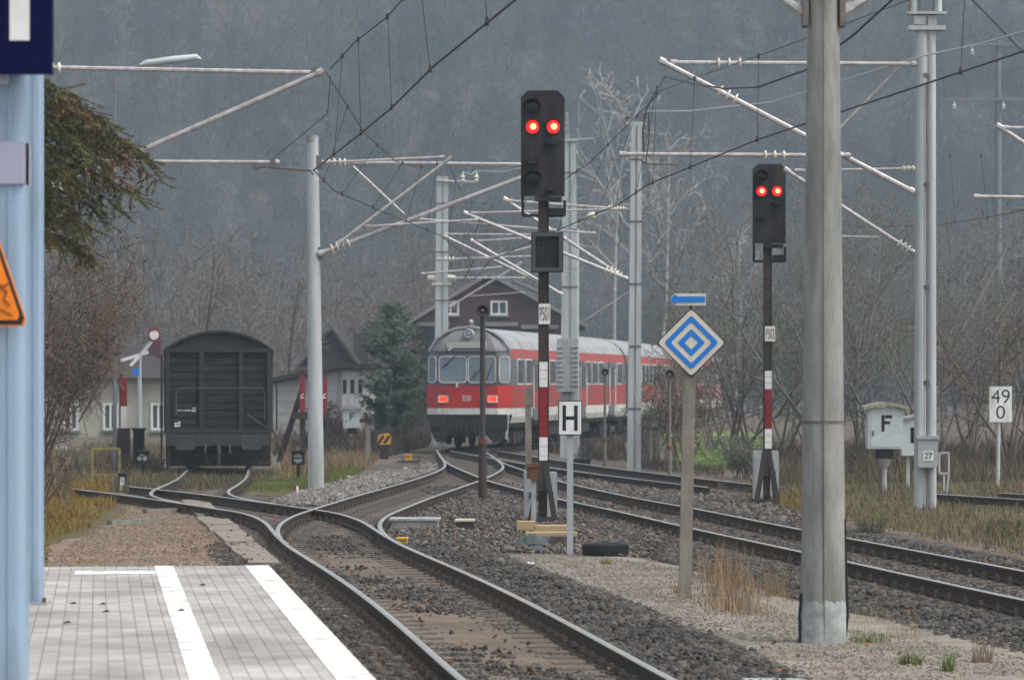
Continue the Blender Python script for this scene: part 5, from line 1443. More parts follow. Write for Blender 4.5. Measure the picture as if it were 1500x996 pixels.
# slab path left of the points, timber edging, rubbish
rs = random.Random(2)
L0 = [GP(264, 737), GP(300, 734), GP(412, 832), GP(362, 832)]
n = 12
for k_ in range(n):
    a = L0[0].lerp(L0[3], (k_+.03)/n); b = L0[1].lerp(L0[2], (k_+.03)/n); c = L0[1].lerp(L0[2], (k_+.97)/n); e = L0[0].lerp(L0[3], (k_+.97)/n)
    z = .05+rs.uniform(0, .02)
    mb = MB(); mb.slab([(p.x+rs.uniform(-.03, .03), p.y) for p in (e, c, b, a)], .0, z)
    o = mb.build('path_slab', 'slab'); tag(o, 'weathered concrete slab in the narrow path beside the points', 'paving slab', 'concrete slabs of the path beside the points')
for p0, p1, lab in (((212, 754), (268, 752), 'half buried timber edging farther up the dirt path'), ((160, 771), (232, 768), 'half buried timber edging nearer the platform on the dirt path')):
    a, b = GP(*p0), GP(*p1); mb = MB(); mb.bar(a+Vector((0, 0, .04)), b+Vector((0, 0, .04)), .12, .12); o = mb.build('timber', 'post_concrete'); tag(o, lab, 'timber')
def litter(px, py, r, m, lab, seed, flat=.5):
    p = GP(px, py) if isinstance(px, (int, float)) else px
    rr = random.Random(seed); mb = MB()
    n = 7; vs = [(p.x, p.y, p.z+r*flat)]
    for q in range(n):
        an = 2*math.pi*q/n; s = r*rr.uniform(.7, 1.2); vs.append((p.x+s*math.cos(an), p.y+s*math.sin(an), p.z+.03+r*flat*rr.uniform(.1, .7)))
    for q in range(n):
        an = 2*math.pi*q/n; s = r*rr.uniform(.5, .9); vs.append((p.x+s*math.cos(an), p.y+s*math.sin(an), p.z-.02))
    fs = [(0, 1+q, 1+(q+1) % n) for q in range(n)]+[(1+q, 8+q, 8+(q+1) % n, 1+(q+1) % n) for q in range(n)]
    mb.add(vs, fs); o = mb.build('litter_scrap', m); tag(o, lab, 'litter')
litter(778, 829, .05, 'sign_white', 'crumpled white paper scrap on the gravel before the tarpaulin', 1, .8)
litter(475, 897, .04, 'sign_white', 'white scrap in the dark ballast left of the main rails', 2)
litter(222, 724, .08, 'sign_white', 'pale plastic scrap by the end of the siding rail', 3)
litter(152, 724, .11, 'sign_white', 'whitish stone lump in the moss left of the ground lamp', 4)
litter(991, 910, .035, 'black_paint', 'dark rag on the gravel left of the dry grass', 5)
litter(1270, 948, .03, 'orange_sign', 'orange wrapper in the weeds at the foot of the thick mast', 6)
litter(1296, 793, .04, 'sign_white', 'white scrap on the ballast right of the thick mast', 7)
litter(925, 768, .05, 'wood', 'yellowish scrap lying on the stones behind the tyre', 8)
# ------------------------------------------------------------------ vegetation
def grow(seed, height, r0, spread=.6, levels=3, nb=(9, 6, 5), start=.25, up=.35, multi=1, wig=.12, lens=(.42, .42, .45), lean=.0):
    """segments (x0 y0 z0 x1 y1 z1 r0 r1 level) of a bare tree"""
    g = np.random.default_rng(seed); out = []
    def branch(p, d, L, r, lv):
        n = max(2, (5, 4, 3, 2, 2)[lv]); pts = [p]; q = p.copy(); dd = d.copy()
        for k in range(n):
            dd = dd+g.normal(0, wig*(1+.4*lv), 3)+np.array([0, 0, up*.12*(lv > 0)]); dd /= np.linalg.norm(dd)
            q2 = q+dd*L/n
            ra = r*(1-.75*k/n); rb = r*(1-.75*(k+1)/n)
            out.append((*q, *q2, ra, rb, lv)); q = q2; pts.append(q)
        if lv+1 >= levels: return
        m = nb[lv]; m = max(1, int(m*g.uniform(.75, 1.25)))
        for k in range(m):
            t = (start if lv == 0 else .15)+(1-(start if lv == 0 else .15))*(k+g.uniform(0, 1))/m
            t = min(t, .98); i = min(int(t*n), n-1); f = t*n-i
            b = pts[i]*(1-f)+pts[i+1]*f
            ax = (pts[i+1]-pts[i]); ax /= np.linalg.norm(ax)
            side = g.normal(0, 1, 3); side -= ax*side.dot(ax); side /= np.linalg.norm(side)
            nd = ax*(1-spread*g.uniform(.7, 1.1))+side*spread+np.array([0, 0, up*.5]); nd /= np.linalg.norm(nd)
            branch(b, nd, L*lens[lv]*g.uniform(.7, 1.25)*(1.15-.55*t), max(r*(1-.75*t)*.55, .0035), lv+1)
    for s in range(multi):
        a = g.uniform(0, 6.28); tilt = (0 if multi == 1 else g.uniform(.08, .55))+lean
        d = np.array([math.cos(a)*tilt, math.sin(a)*tilt, 1.]); d /= np.linalg.norm(d)
        branch(np.array([g.normal(0, .12), g.normal(0, .12), -.05])*(multi > 1), d, height*(1 if multi == 1 else g.uniform(.6, 1.05)), r0, 0)
    return np.array(out)
def seg_mesh(sg, n=3):
    """tapering n-sided prisms round every segment -> V, F"""
    a, b, ra, rb = sg[:, 0:3], sg[:, 3:6], sg[:, 6], sg[:, 7]
    d = b-a; d /= np.linalg.norm(d, axis=1)[:, None]+1e-9
    ref = np.where(np.abs(d[:, 2:3]) < .9, np.array([[0, 0, 1.]]), np.array([[1., 0, 0]]))
    x = np.cross(d, ref); x /= np.linalg.norm(x, axis=1)[:, None]; y = np.cross(x, d)
    ang = 2*np.pi*np.arange(n)/n
    c = np.cos(ang)[None, :, None]*x[:, None, :]+np.sin(ang)[None, :, None]*y[:, None, :]
    V = np.concatenate([a[:, None]+c*ra[:, None, None], b[:, None]+c*rb[:, None, None]], 1)
    k = np.arange(n); q = np.stack([k, (k+1) % n, (k+1) % n+n, k+n], -1)
    F = (np.arange(len(sg))*2*n)[:, None, None]+q[None]
    return V.reshape(-1, 3), F.reshape(-1, 4)
def leaf_quads(pts, size, g):
    n = len(pts); u = g.normal(0, 1, (n, 3)); u /= np.linalg.norm(u, axis=1)[:, None]
    v = np.cross(u, g.normal(0, 1, (n, 3))); v /= np.linalg.norm(v, axis=1)[:, None]
    s = size*g.uniform(.6, 1.4, (n, 1))
    V = np.stack([pts-u*s, pts+v*s*.55, pts+u*s, pts-v*s*.55], 1).reshape(-1, 3)
    return V, np.arange(4*n).reshape(-1, 4)
def bare(name, label, cat, loc, sg, mt_t, mt_c, split=1, group=None, scale=1.0, rz=0.0, leaves=None):
    t = thing(name, label, cat, loc, rz, group); t.scale = (scale,)*3
    lv = sg[:, 8]
    V, F = seg_mesh(sg[lv < split], 6); npmesh('trunk', V, F, mt_t, t)
    V, F = seg_mesh(sg[lv >= split], 3); c = npmesh('crown', V, F, mt_c, t)
    if leaves:
        num, size, m = leaves; g = np.random.default_rng(5)
        tw = sg[lv >= split]; i = g.integers(0, len(tw), num); f = g.random((num, 1))
        V, F = leaf_quads(tw[i, 0:3]*(1-f)+tw[i, 3:6]*f+g.normal(0, .03, (num, 3)), size, g); npmesh('leaves', V, F, m, c)
    return t
def at(px, d): return ((px-750)*d/FPX, d, 0)

# far wooded hillside: thousands of bare trunks that read as one mass
protos = []
for s in range(6):
    sg = grow(100+s, 13, .11, spread=.75, levels=3, nb=(20, 8, 3), start=.12, up=.25, wig=.10, lens=(.30, .45, .4))
    sg[:, 6:8] = np.maximum(sg[:, 6:8], .026)
    protos.append(sg)
def wood(name, xy, zf, hs, mt, label):
    parts = []
    g = np.random.default_rng(len(xy))
    for (x, y), h in zip(xy, hs):
        sg = protos[g.integers(0, len(protos))].copy(); a = g.uniform(0, 6.28); c, s = math.cos(a), math.sin(a)
        k = h/13
        for o in (0, 3):
            X_, Y_ = sg[:, o].copy(), sg[:, o+1].copy()
            sg[:, o] = (X_*c-Y_*s)*k+x; sg[:, o+1] = (X_*s+Y_*c)*k+y; sg[:, o+2] = sg[:, o+2]*k+zf(x, y)-.3
        sg[:, 6:8] *= k**.5
        parts.append(sg)
    sg = np.concatenate(parts); V, F = seg_mesh(sg, 3)
    o = npmesh(name, V, F, mt); tag(o, label, 'woodland', kind='stuff')
g = np.random.default_rng(3)
N_ = 2600
y = g.uniform(372, 575, N_); x = g.uniform(-1, 1, N_)*(y*.152+12)
wood('hillside_forest', np.stack([x, y], 1), lambda a, b: float(hill_z(np.array(a), np.array(b))), g.uniform(7, 12.5, N_), 'forest_twig', 'grey leafless forest covering the hillside behind the station')
N_ = 300
y = g.uniform(212, 375, N_); x = -g.uniform(.012, .16, N_)*y
wood('leafless_grove', np.stack([x, y], 1), lambda a, b: 0.0, g.uniform(7, 12.5, N_), 'forest_warm', 'brownish leafless grove at the foot of the hill behind the sheds')
N_ = 90
y = g.uniform(205, 330, N_); x = g.uniform(.035, .17, N_)*y
wood('leafless_grove', np.stack([x, y], 1), lambda a, b: 0.0, g.uniform(5, 10, N_), 'forest_twig', 'grey leafless grove at the foot of the hill behind the right hand bushes')

N_ = 70
y = g.uniform(372, 520, N_); x = g.uniform(-1, 1, N_)*(y*.152+8)
wood('pale_trees', np.stack([x, y], 1), lambda a, b: float(hill_z(np.array(a), np.array(b))), g.uniform(9, 13, N_), 'pale_bark', 'scattered pale barked trees in the leafless hillside forest')
# pale bare trees standing out against the hill
for px, d, h, sd_, lab in ((893, 225, 20.0, 4, 'tall whitish bare tree rising between the signal and the tall grey mast'), (962, 232, 17.5, 9, 'pale branching bare tree right of the tall grey mast'), (1076, 240, 11.5, 12, 'short pale bare tree right of the diamond sign')):
    sg = grow(sd_, h, .16, spread=.62, levels=4, nb=(11, 7, 4), start=.45, up=.45, wig=.10, lens=(.36, .45, .5)); sg[:, 6:8] = np.maximum(sg[:, 6:8], .030)
    bare('bare_tree', lab, 'tree', at(px, d), sg, 'twig_pale', 'twig_pale', 1)

# thicket of bare bushes on the right
bushes = [  # px, d, height, seed, material, label
    (965, 108, 2.8, 21, 'twig', 'small bare bush between the tall grey mast and the coach side'),
    (1004, 93, 2.9, 22, 'twig_brown', 'reddish bare bush right behind the post of the diamond sign'),
    (1072, 98, 4.6, 23, 'twig_green', 'olive bare bush just left of the P502 signal'),
    (1098, 100, 6.3, 24, 'twig', 'tall bare bush spreading behind the P502 signal mast'),
    (1150, 104, 6.8, 25, 'twig_green', 'tall bare bush between the P502 signal and the thick mast'),
    (1210, 96, 6.2, 26, 'twig', 'bare bush rising right behind the thick mast'),
    (1262, 103, 7.4, 27, 'twig_green', 'tall many stemmed bush directly behind the larger F telephone box'),
    (1310, 95, 6.0, 28, 'twig', 'bare bush between the larger F telephone box and the twin legged mast'),
    (1375, 98, 6.2, 29, 'twig_green', 'bare bush just right of the twin legged mast'),
    (1425, 103, 6.8, 30, 'twig', 'bare bush left of the kilometre board'),
    (1478, 95, 5.6, 31, 'twig_brown', 'brownish bare bush behind the kilometre board'),
    (1530, 99, 6.2, 32, 'twig', 'bare bush cut by the right edge behind the kilometre board'),
    (1040, 124, 3.4, 33, 'twig', 'hazy bare bush behind the blue and cream diamond'),
    (1180, 122, 7.2, 34, 'twig', 'hazy tall bush farther back, left of the thick mast'),
    (1345, 124, 7.0, 35, 'twig', 'hazy bush farther back, behind the twin legged mast'),
    (1450, 126, 7.0, 36, 'twig', 'hazy bush farther back, above the kilometre board'),
    (1088, 86, 1.1, 37, 'twig_green', 'low straggly bush by the low cabinet left of the P502 foot'),
]
for px, d, h, sd_, m_, lab in bushes:
    sg = grow(sd_, h*1.18 if h > 2 else h, .05 if h > 2 else .015, spread=.68, levels=4, nb=(9, 6, 4), start=.26, up=.25, multi=6 if h > 2 else 14, wig=.14, lens=(.42, .5, .5))
    sg[:, 6:8] = np.maximum(sg[:, 6:8], .0062)
    bare('bare_bush', lab, 'bush', at(px, d), sg, m_, m_, 1, 'bare bushes along the tracks', leaves=(160, .05, 'leaf_brown') if m_ == 'twig_brown' else None)
# left: dense brown bush in front of the spruce
for px, d, h, sd_, nst, lab in ((40, 58, 5.5, 41, 20, 'big brown bush with a few withered leaves behind the blue pillars'), (112, 66, 1.5, 44, 6, 'low twiggy bush in front of the cottage, left of the barrier')):
    sg = grow(sd_, h, .024, spread=.75, levels=4, nb=(11, 8, 4), start=.3, up=.12, multi=nst, wig=.16, lens=(.44, .5, .5)); sg[:, 6:8] = np.maximum(sg[:, 6:8], .0045)
    wp = 750+(sg[:, 3]+at(px, d)[0])*FPX/(sg[:, 4]+d); wy = HOR-(sg[:, 5]-EYE)*FPX/(sg[:, 4]+d)
    sg = sg[(wp < np.where(wy > 485, 178, 218)+8*np.sin(wy*.2)) & ~((wy > 552) & (wp > 150)) & ~((wy > 600) & (wp > 105)) & ~((wy > 575) & (np.random.default_rng(1).random(len(sg)) < .35) & (sg[:, 8] > 0))]
    bare('brown_bush', lab, 'bush', at(px, d), sg, 'twig_brown', 'twig_brown', 1, 'bare bushes along the tracks', leaves=(900 if nst > 10 else 120, .03, 'leaf_brown'))
sg = grow(52, 7.5, .10, spread=.6, levels=4, nb=(12, 7, 4), start=.2, up=.4, wig=.08, lens=(.42, .45, .5)); sg[:, 6:8] = np.maximum(sg[:, 6:8], .012)
bare('bare_tree', 'bare dark tree behind the goods wagon roof', 'tree', at(300, 140), sg, 'trunk', 'twig', 1)
sg = grow(57, 7.0, .10, spread=.6, levels=4, nb=(12, 7, 4), start=.2, up=.4, wig=.08, lens=(.42, .45, .5)); sg[:, 6:8] = np.maximum(sg[:, 6:8], .012)
bare('bare_tree', 'bare dark tree between the goods wagon and the slim mast', 'tree', at(418, 160), sg, 'trunk', 'twig', 1)

# conifers
def conifer(name, label, loc, height, rfun, zlo, nbr, seed, mt_n, droop, spray, tw=22, ndl=40):
    g = np.random.default_rng(seed)
    t = thing(name, label, 'tree', loc)
    mb = MB(); mb.tube([(0, 0, 0), (0, 0, height*.5), (0, 0, height)], [.02*height+.02, .012*height+.01, .01], 8); mb.build('trunk', 'trunk', t, smooth=60)
    segs = []; pts = []; dirs = []
    for k in range(nbr):
        z = zlo+(height-zlo-.05)*(k+g.random())/nbr; L = rfun(z)*g.uniform(.7, 1.08)
        if L < .05: continue
        a = g.uniform(0, 6.283); d = np.array([math.cos(a), math.sin(a), 0])
        prev = np.array([0, 0, z]); n = 6
        for i in range(1, n+1):
            f = i/n; q = np.array([0, 0, z])+d*L*f+np.array([0, 0, droop(f, L)])+g.normal(0, .02, 3)
            segs.append((*prev, *q, .016*(1-f)+.006, .016*(1-f)+.003, 0)); 
            m = max(1, int(tw*L/n))
            for _ in range(m):
                b = prev+(q-prev)*g.random(); s = g.normal(0, 1, 3)
                td = spray(d, s, f); ln = g.uniform(.45, 1.1)*spray.len*(1-.3*f)
                e = b+td*ln; segs.append((*b, *e, .005, .003, 1))
                u = g.random((ndl, 1)); pts.append(b+(e-b)*u); dirs.append(np.repeat(td[None], ndl, 0))
            prev = q
    sg = np.array(segs); V, F = seg_mesh(sg, 4); npmesh('branches', V, F, 'trunk', t)
    p = np.concatenate(pts); dd = np.concatenate(dirs); n = len(p)
    side = np.cross(dd, g.normal(0, 1, (n, 3))); side /= np.linalg.norm(side, axis=1)[:, None]
    nd = dd*.6+side; nd /= np.linalg.norm(nd, axis=1)[:, None]
    w = np.cross(nd, dd); w /= np.linalg.norm(w, axis=1)[:, None]+1e-9
    s = g.uniform(.7, 1.3, (n, 1))*spray.nl
    V = np.stack([p-w*s*.13, p+w*s*.13, p+nd*s], 1).reshape(-1, 3)
    npmesh('crown', V, np.arange(3*n).reshape(-1, 3), mt_n, t)
    return t
def sp(d, s, f):
    v = np.array([d[0]*.45+s[0]*.5, d[1]*.45+s[1]*.5, -.62+s[2]*.28]); return v/np.linalg.norm(v)
sp.len = .56; sp.nl = .06
conifer('spruce', 'spruce with drooping brownish green branches beside the blue pillars', at(14, 50), 7.0, lambda z: max(0, min(1.95, (7.1-z)*2.1)) if z > 5.0 else 1.25, 4.35, 84, 5, 'needle', lambda f, L: .28*L*f-.58*L*f*f, sp, 26, 60)
def sq(d, s, f):
    v = np.array([d[0]*.8+s[0]*.5, d[1]*.8+s[1]*.5, .25+s[2]*.4]); return v/np.linalg.norm(v)
sq.len = .34; sq.nl = .075
conifer('pine', 'dense bluish green pine left of the train front', at(576, 128), 5.15, lambda z: min(1.2, .30+(5.2-z)*.58, .5+z*.7), .35, 190, 8, 'needle_blue', lambda f, L: .35*L*f*f, sq, 22, 26)

# ------------------------------------------------------------------ grass
def blades(name, poly, count, h, w, m, label, seed, cat='grass', lean=.35, clump=0, kind='stuff', z=0.0, px=True):
    g = np.random.default_rng(seed)
    W_ = [GP(a, b) for a, b in poly] if px else [Vector((a, b, 0)) for a, b in poly]
    P2 = [(v.x, v.y) for v in W_]; xs = [p[0] for p in P2]; ys = [p[1] for p in P2]
    n = int(count*3.2); x = g.uniform(min(xs), max(xs), n); y = g.uniform(min(ys), max(ys), n)
    k = inside(P2, x, y); x, y = x[k][:count], y[k][:count]
    if clump:
        cx, cy = x[:clump], y[:clump]; i = g.integers(0, len(cx), len(x)); x = cx[i]+g.normal(0, .12, len(x)); y = cy[i]+g.normal(0, .16, len(x))
    n = len(x); hh = h*g.uniform(.25, 1.15, n)*(1.0 if kind == 'thing' else .65+.5*np.sin(x*2.3+np.sin(y*1.1)*2)*np.sin(y*.9+x)); a = g.uniform(0, 6.283, n); ln = g.uniform(.05, 1, n)*lean*hh
    dx, dy = np.cos(a)*ln, np.sin(a)*ln; b = g.uniform(0, 6.283, n); wx, wy = np.cos(b)*w, np.sin(b)*w
    base = np.stack([x, y, np.full(n, z)], 1); wv = np.stack([wx, wy, np.zeros(n)], 1)
    mid = base+np.stack([dx*.35, dy*.35, hh*.6], 1); top = base+np.stack([dx, dy, hh], 1)
    V = np.stack([base-wv, base+wv, mid+wv*.7, mid-wv*.7, top+wv*.15, top-wv*.15], 1).reshape(-1, 3)
    i = np.arange(n)[:, None]*6
    F = np.concatenate([i+np.array([[0, 1, 2, 3]]), i+np.array([[3, 2, 4, 5]])], 0)
    o = npmesh(name, V, F, m); tag(o, label, cat, kind=kind)
    return o
blades('dry_grass', [(1010, 835), (1060, 838), (1165, 868), (1168, 922), (1060, 905), (1012, 880)], 1000, .44, .0038, 'blade_dry', 'tall dry stalks between the diamond sign post and the thick mast', 1, clump=17, lean=.5)
blades('dry_grass', [(940, 835), (1010, 835), (1160, 870), (1168, 930), (1160, 940), (960, 870)], 1900, .14, .0035, 'blade_dry', 'short dry grass scattered over the gravel strip', 2, clump=120)
blades('dry_grass', [(1240, 905), (1330, 905), (1345, 960), (1245, 950)], 420, .20, .0025, 'blade_dry', 'dry weeds right of the foot of the thick mast', 3, clump=26, lean=.4)
blades('dry_grass', [(1045, 715), (1110, 700), (1300, 700), (1600, 700), (1700, 808), (1500, 816), (1360, 790), (1240, 768), (1120, 746)], 19000, .22, .006, 'blade_mix', 'brownish wild grass on the verge right of the straight track', 4, lean=.6)
blades('dry_grass', [(1150, 692), (1600, 690), (1600, 702), (1130, 712)], 7000, .5, .010, 'blade_mix', 'rank withered grass at the foot of the bare bushes', 5, lean=.5)
blades('green_grass', [(1130, 726), (1180, 722), (1176, 748), (1128, 740)], 1300, .22, .006, 'blade_moss', 'yellow green grass near the foot of the P502 signal', 6)
blades('green_grass', [(1450, 765), (1600, 770), (1600, 795), (1440, 790)], 1500, .25, .007, 'blade_mix', 'mixed grass near the right edge', 7)
blades('green_grass', [(355, 712), (420, 694), (500, 684), (535, 688), (500, 710), (420, 722), (352, 724)], 9000, .17, .008, 'blade_green', 'green grass round the foot of the slim mast', 8)
blades('dry_grass', [(400, 706), (420, 672), (520, 664), (560, 672), (530, 690), (480, 692)], 5200, .42, .009, 'blade_dry', 'dry grass behind the slim mast', 9)
blades('dry_grass', [(210, 706), (255, 694), (400, 690), (420, 706), (360, 716), (270, 720)], 5200, .22, .009, 'blade_mix', 'straggly grass round the end of the goods wagon siding', 10)
blades('green_grass', [(225, 712), (280, 694), (420, 696), (420, 706), (360, 709), (268, 711)], 3600, .14, .008, 'blade_green', 'green fringe of grass before the goods wagon', 16)
blades('moss_grass', [(-40, 720), (150, 724), (170, 745), (128, 778), (66, 798), (66, 836), (-60, 836)], 17000, .24, .007, 'blade_moss', 'rust and yellow green moss tufts left of the dirt path', 11, lean=.9)
blades('dry_grass', [(60, 708), (232, 706), (225, 722), (150, 726), (60, 722)], 4200, .30, .008, 'blade_mix', 'withered grass over the end of the side track', 22, lean=.8)
blades('moss_grass', [(66, 716), (160, 716), (164, 726), (140, 734), (66, 734)], 3600, .36, .008, 'blade_moss', 'rusty tall grass hiding the end of the side track', 23, lean=.8)
blades('moss_grass', [(140, 735), (262, 738), (390, 828), (120, 828)], 1500, .06, .005, 'blade_moss', 'sparse moss tufts scattered over the dirt path', 24, lean=1)
blades('moss_grass', [(160, 728), (235, 730), (258, 745), (190, 748)], 2600, .08, .007, 'blade_moss', 'mossy patch at the upper end of the dirt path', 12, lean=.9)
blades('moss_grass', [(262, 775), (300, 772), (326, 806), (296, 806)], 1800, .05, .006, 'blade_moss', 'yellowish moss along the slab path', 13, lean=1)
blades('moss_grass', [(125, 808), (165, 800), (170, 826), (110, 828)], 900, .06, .006, 'blade_moss', 'moss at the end of the platform', 14, lean=1)
blades('dry_grass', [(0, 668), (240, 655), (240, 690), (200, 712), (0, 715)], 9000, .45, .012, 'blade_mix', 'withered undergrowth round the level crossing', 15, lean=.7)
blades('meadow_blades', [(980, 640), (1120, 640), (1120, 684), (985, 690)], 9000, .08, .025, 'blade_meadow', 'bright green meadow seen through the bare bushes', 17, lean=.6)
blades('undergrowth', [(1118, 668), (1600, 660), (1600, 700), (1120, 702)], 16000, .75, .010, 'undergrowth', 'dark brown tangled undergrowth below the bare bushes on the right', 18, 'undergrowth', lean=1.3)
blades('undergrowth', [(930, 672), (1060, 690), (1060, 700), (1000, 694), (930, 686)], 1500, .22, .009, 'undergrowth', 'brown weeds along the far track below the tall grey mast', 21, 'undergrowth', lean=1.2)
blades('undergrowth', [(400, 640), (640, 628), (628, 655), (560, 672), (400, 668)], 16000, .9, .014, 'undergrowth', 'dark tangled undergrowth round the foot of the pine', 19, 'undergrowth', lean=1.2)
blades('undergrowth', [(745, 640), (960, 640), (960, 676), (860, 676), (790, 660)], 9000, .5, .012, 'undergrowth', 'brown weeds below the embankment of the red train', 20, 'undergrowth', lean=1.2)
for px, d, h, sd_, lab in ((604, 150, 3.4, 61, 'dark bare bush between the pine and the red train'), (548, 140, 2.4, 62, 'low bare bush left of the pine, right of the white shed'), (486, 124, 1.7, 63, 'thorny low bush left of the small white telephone box')):
    sg = grow(sd_, h, .03, spread=.7, levels=4, nb=(8, 6, 4), start=.08, up=.2, multi=12, wig=.16, lens=(.45, .5, .5)); sg[:, 6:8] = np.maximum(sg[:, 6:8], .009)
    bare('bare_bush', lab, 'bush', at(px, d), sg, 'undergrowth', 'undergrowth', 1, 'bare bushes along the tracks')
def tuft(px, py, n, h, m, lab, seed, r=.12):
    p = GP(px, py); g = random.Random(seed)
    pl = [(p.x-r, p.y-r), (p.x+r, p.y-r), (p.x+r, p.y+r), (p.x-r, p.y+r)]
    o = blades('grass_tuft', pl, n, h, .0045, m, lab, seed, 'grass tuft', .8, kind='thing', px=False)
tuft(888, 829, 90, .10, 'blade_moss', 'small yellow green grass tuft in front of the old tyre', 31, .06)
tuft(1334, 978, 120, .14, 'blade_green', 'green tuft in the gravel at bottom right', 32, .09)
tuft(1388, 988, 60, .22, 'blade_green', 'thin green weed right of the bottom right tuft', 33, .05)
tuft(1272, 945, 110, .12, 'blade_green', 'green weed at the right foot of the thick mast', 34, .14)
tuft(998, 872, 80, .12, 'blade_moss', 'mossy tuft at the foot of the diamond sign post', 35, .08)
tuft(1275, 782, 160, .26, 'needle_dark', 'dark bushy weed on the far verge right of the thick mast', 36, .2)
tuft(1440, 975, 60, .25, 'blade_dry', 'tall dry weed in the gravel near the right corner', 37, .08)
tuft(470, 707, 200, .45, 'twig_brown', 'withered brown weed clump right of the slim mast', 38, .2)

# ------------------------------------------------------------------ ballast stones
t_ = (1+5**.5)/2
ICO = np.array([(-1, t_, 0), (1, t_, 0), (-1, -t_, 0), (1, -t_, 0), (0, -1, t_), (0, 1, t_), (0, -1, -t_), (0, 1, -t_), (t_, 0, -1), (t_, 0, 1), (-t_, 0, -1), (-t_, 0, 1)])/math.hypot(1, t_)
ICF = np.array([(0, 11, 5), (0, 5, 1), (0, 1, 7), (0, 7, 10), (0, 10, 11), (1, 5, 9), (5, 11, 4), (11, 10, 2), (10, 7, 6), (7, 1, 8), (3, 9, 4), (3, 4, 2), (3, 2, 6), (3, 6, 8), (3, 8, 9), (4, 9, 5), (2, 4, 11), (6, 2, 10), (8, 6, 7), (9, 8, 1)])
def stones(name, xy, size, m, label, seed, z=.0):
    g = np.random.default_rng(seed); n = len(xy)
    s = size*np.exp(g.normal(0, .32, n)); sc = s[:, None]*g.uniform(.6, 1.25, (n, 3)); sc[:, 2] *= .75
    V = ICO[None]*g.uniform(.55, 1.3, (n, 12, 1))*sc[:, None, :]
    a = g.uniform(0, 6.283, n); c, q = np.cos(a), np.sin(a)
    tl = g.uniform(-.6, .6, n); ct, st = np.cos(tl), np.sin(tl)
    x = V[..., 0]*ct[:, None]-V[..., 2]*st[:, None]; zz = V[..., 0]*st[:, None]+V[..., 2]*ct[:, None]; y = V[..., 1]
    X_ = x*c[:, None]-y*q[:, None]+xy[:, 0:1]; Y_ = x*q[:, None]+y*c[:, None]+xy[:, 1:2]
    Z_ = zz+z+s[:, None]*.25 if xy.shape[1] == 2 else zz+xy[:, 2:3]
    V = np.stack([X_, Y_, Z_], -1).reshape(-1, 3)
    F = (np.arange(n)*12)[:, None, None]+ICF[None]
    o = npmesh(name, V, F.reshape(-1, 3), m); tag(o, label, 'gravel', kind='stuff'); return o
def along(key, r0, r1, lo, hi, n, g, power=1.0, heap=0.0):
    fr = [f for f in FR[key] if r0 <= f[0].y <= r1]
    i = (len(fr)*g.random(n)**power).astype(int).clip(0, len(fr)-1)
    p = np.array([(f[0].x, f[0].y) for f in fr])[i]; nr = np.array([(f[2].x, f[2].y) for f in fr])[i]; dr = np.array([(f[1].x, f[1].y) for f in fr])[i]
    u = g.uniform(lo, hi, n)
    q = p+nr*u[:, None]+dr*g.uniform(-.4, .4, (n, 1))
    # low uneven heaps
    z = .015+heap*(.5+.5*np.sin(q[:, 0]*3.1+np.sin(q[:, 1]*1.3)*2)*np.sin(q[:, 1]*1.9))*np.clip(np.sin(np.pi*(u-lo)/(hi-lo)), 0, 1)
    return np.concatenate([q, z[:, None]*g.random((n, 1))**.4], 1)
g = np.random.default_rng(77)
right = np.concatenate([along('T', 19, 52, .95, 2.15, 46000, g, 1.3, .10), along('T', 19, 46, .80, 1.1, 7000, g, 1.2, .02)])
stones('ballast_gravel', right, .025, 'stone', 'dark ballast stones right of the curving track', 1)
left = along('T', 19, 50, -1.75, -.85, 24000, g, 1.3, .04)
stones('ballast_gravel', left, .026, 'stone_brown', 'brown ballast between the platform edge and the curving track', 2)
mid_ = along('T', 19, 54, -.62, .62, 15000, g, 1.2, .03)
k = (np.sin(mid_[:, 1]*.75+mid_[:, 0]*2)+.5*np.sin(mid_[:, 1]*2.3+1))+.9*np.random.default_rng(6).normal(0, .6, len(mid_)) > .35
stones('ballast_gravel', mid_[k], .022, 'stone', 'loose stones lying between the rails of the curving track', 3)
bl = np.concatenate([along('B', 30, 78, -2.3, -.9, 34000, g, 1.0, .07), along('B', 30, 78, -.6, .6, 12000, g, 1.0, .0), along('B', 30, 72, .9, 2.3, 20000, g, 1.0, .05)])
stones('ballast_gravel', bl, .026, 'stone', 'dark ballast stones along the straight right hand track', 4)
W_ = [GP(*p) for p in ((560, 790), (600, 750), (720, 705), (870, 735), (1000, 775), (940, 820), (850, 815), (740, 812), (640, 812))]
P2 = [(v.x, v.y) for v in W_]; n = 60000; x = g.uniform(-4, 5, n); y = g.uniform(44, 88, n); k = inside(P2, x, y)
q = np.stack([x[k], y[k], .01+.05*g.random(k.sum())], 1)
stones('ballast_gravel', q[:34000], .028, 'stone_mid', 'grey brown stones heaped in the wedge between the two tracks', 5)
W_ = [GP(*p) for p in ((380, 742), (440, 722), (520, 700), (640, 680), (640, 690), (540, 722), (470, 742))]
P2 = [(v.x, v.y) for v in W_]; n = 40000; x = g.uniform(-6, 0, n); y = g.uniform(60, 100, n); k = inside(P2, x, y)
q = np.stack([x[k], y[k], .01+.04*g.random(k.sum())], 1)
stones('ballast_gravel', q[:12000], .036, 'stone_light', 'light ballast left of the turnout near the slim mast', 6)
W_ = [GP(*p) for p in ((820, 690), (1050, 722), (1190, 755), (1190, 775), (1010, 745), (830, 712))]
P2 = [(v.x, v.y) for v in W_]; n = 40000; x = g.uniform(0, 8, n); y = g.uniform(50, 100, n); k = inside(P2, x, y)
q = np.stack([x[k], y[k], .01+.04*g.random(k.sum())], 1)
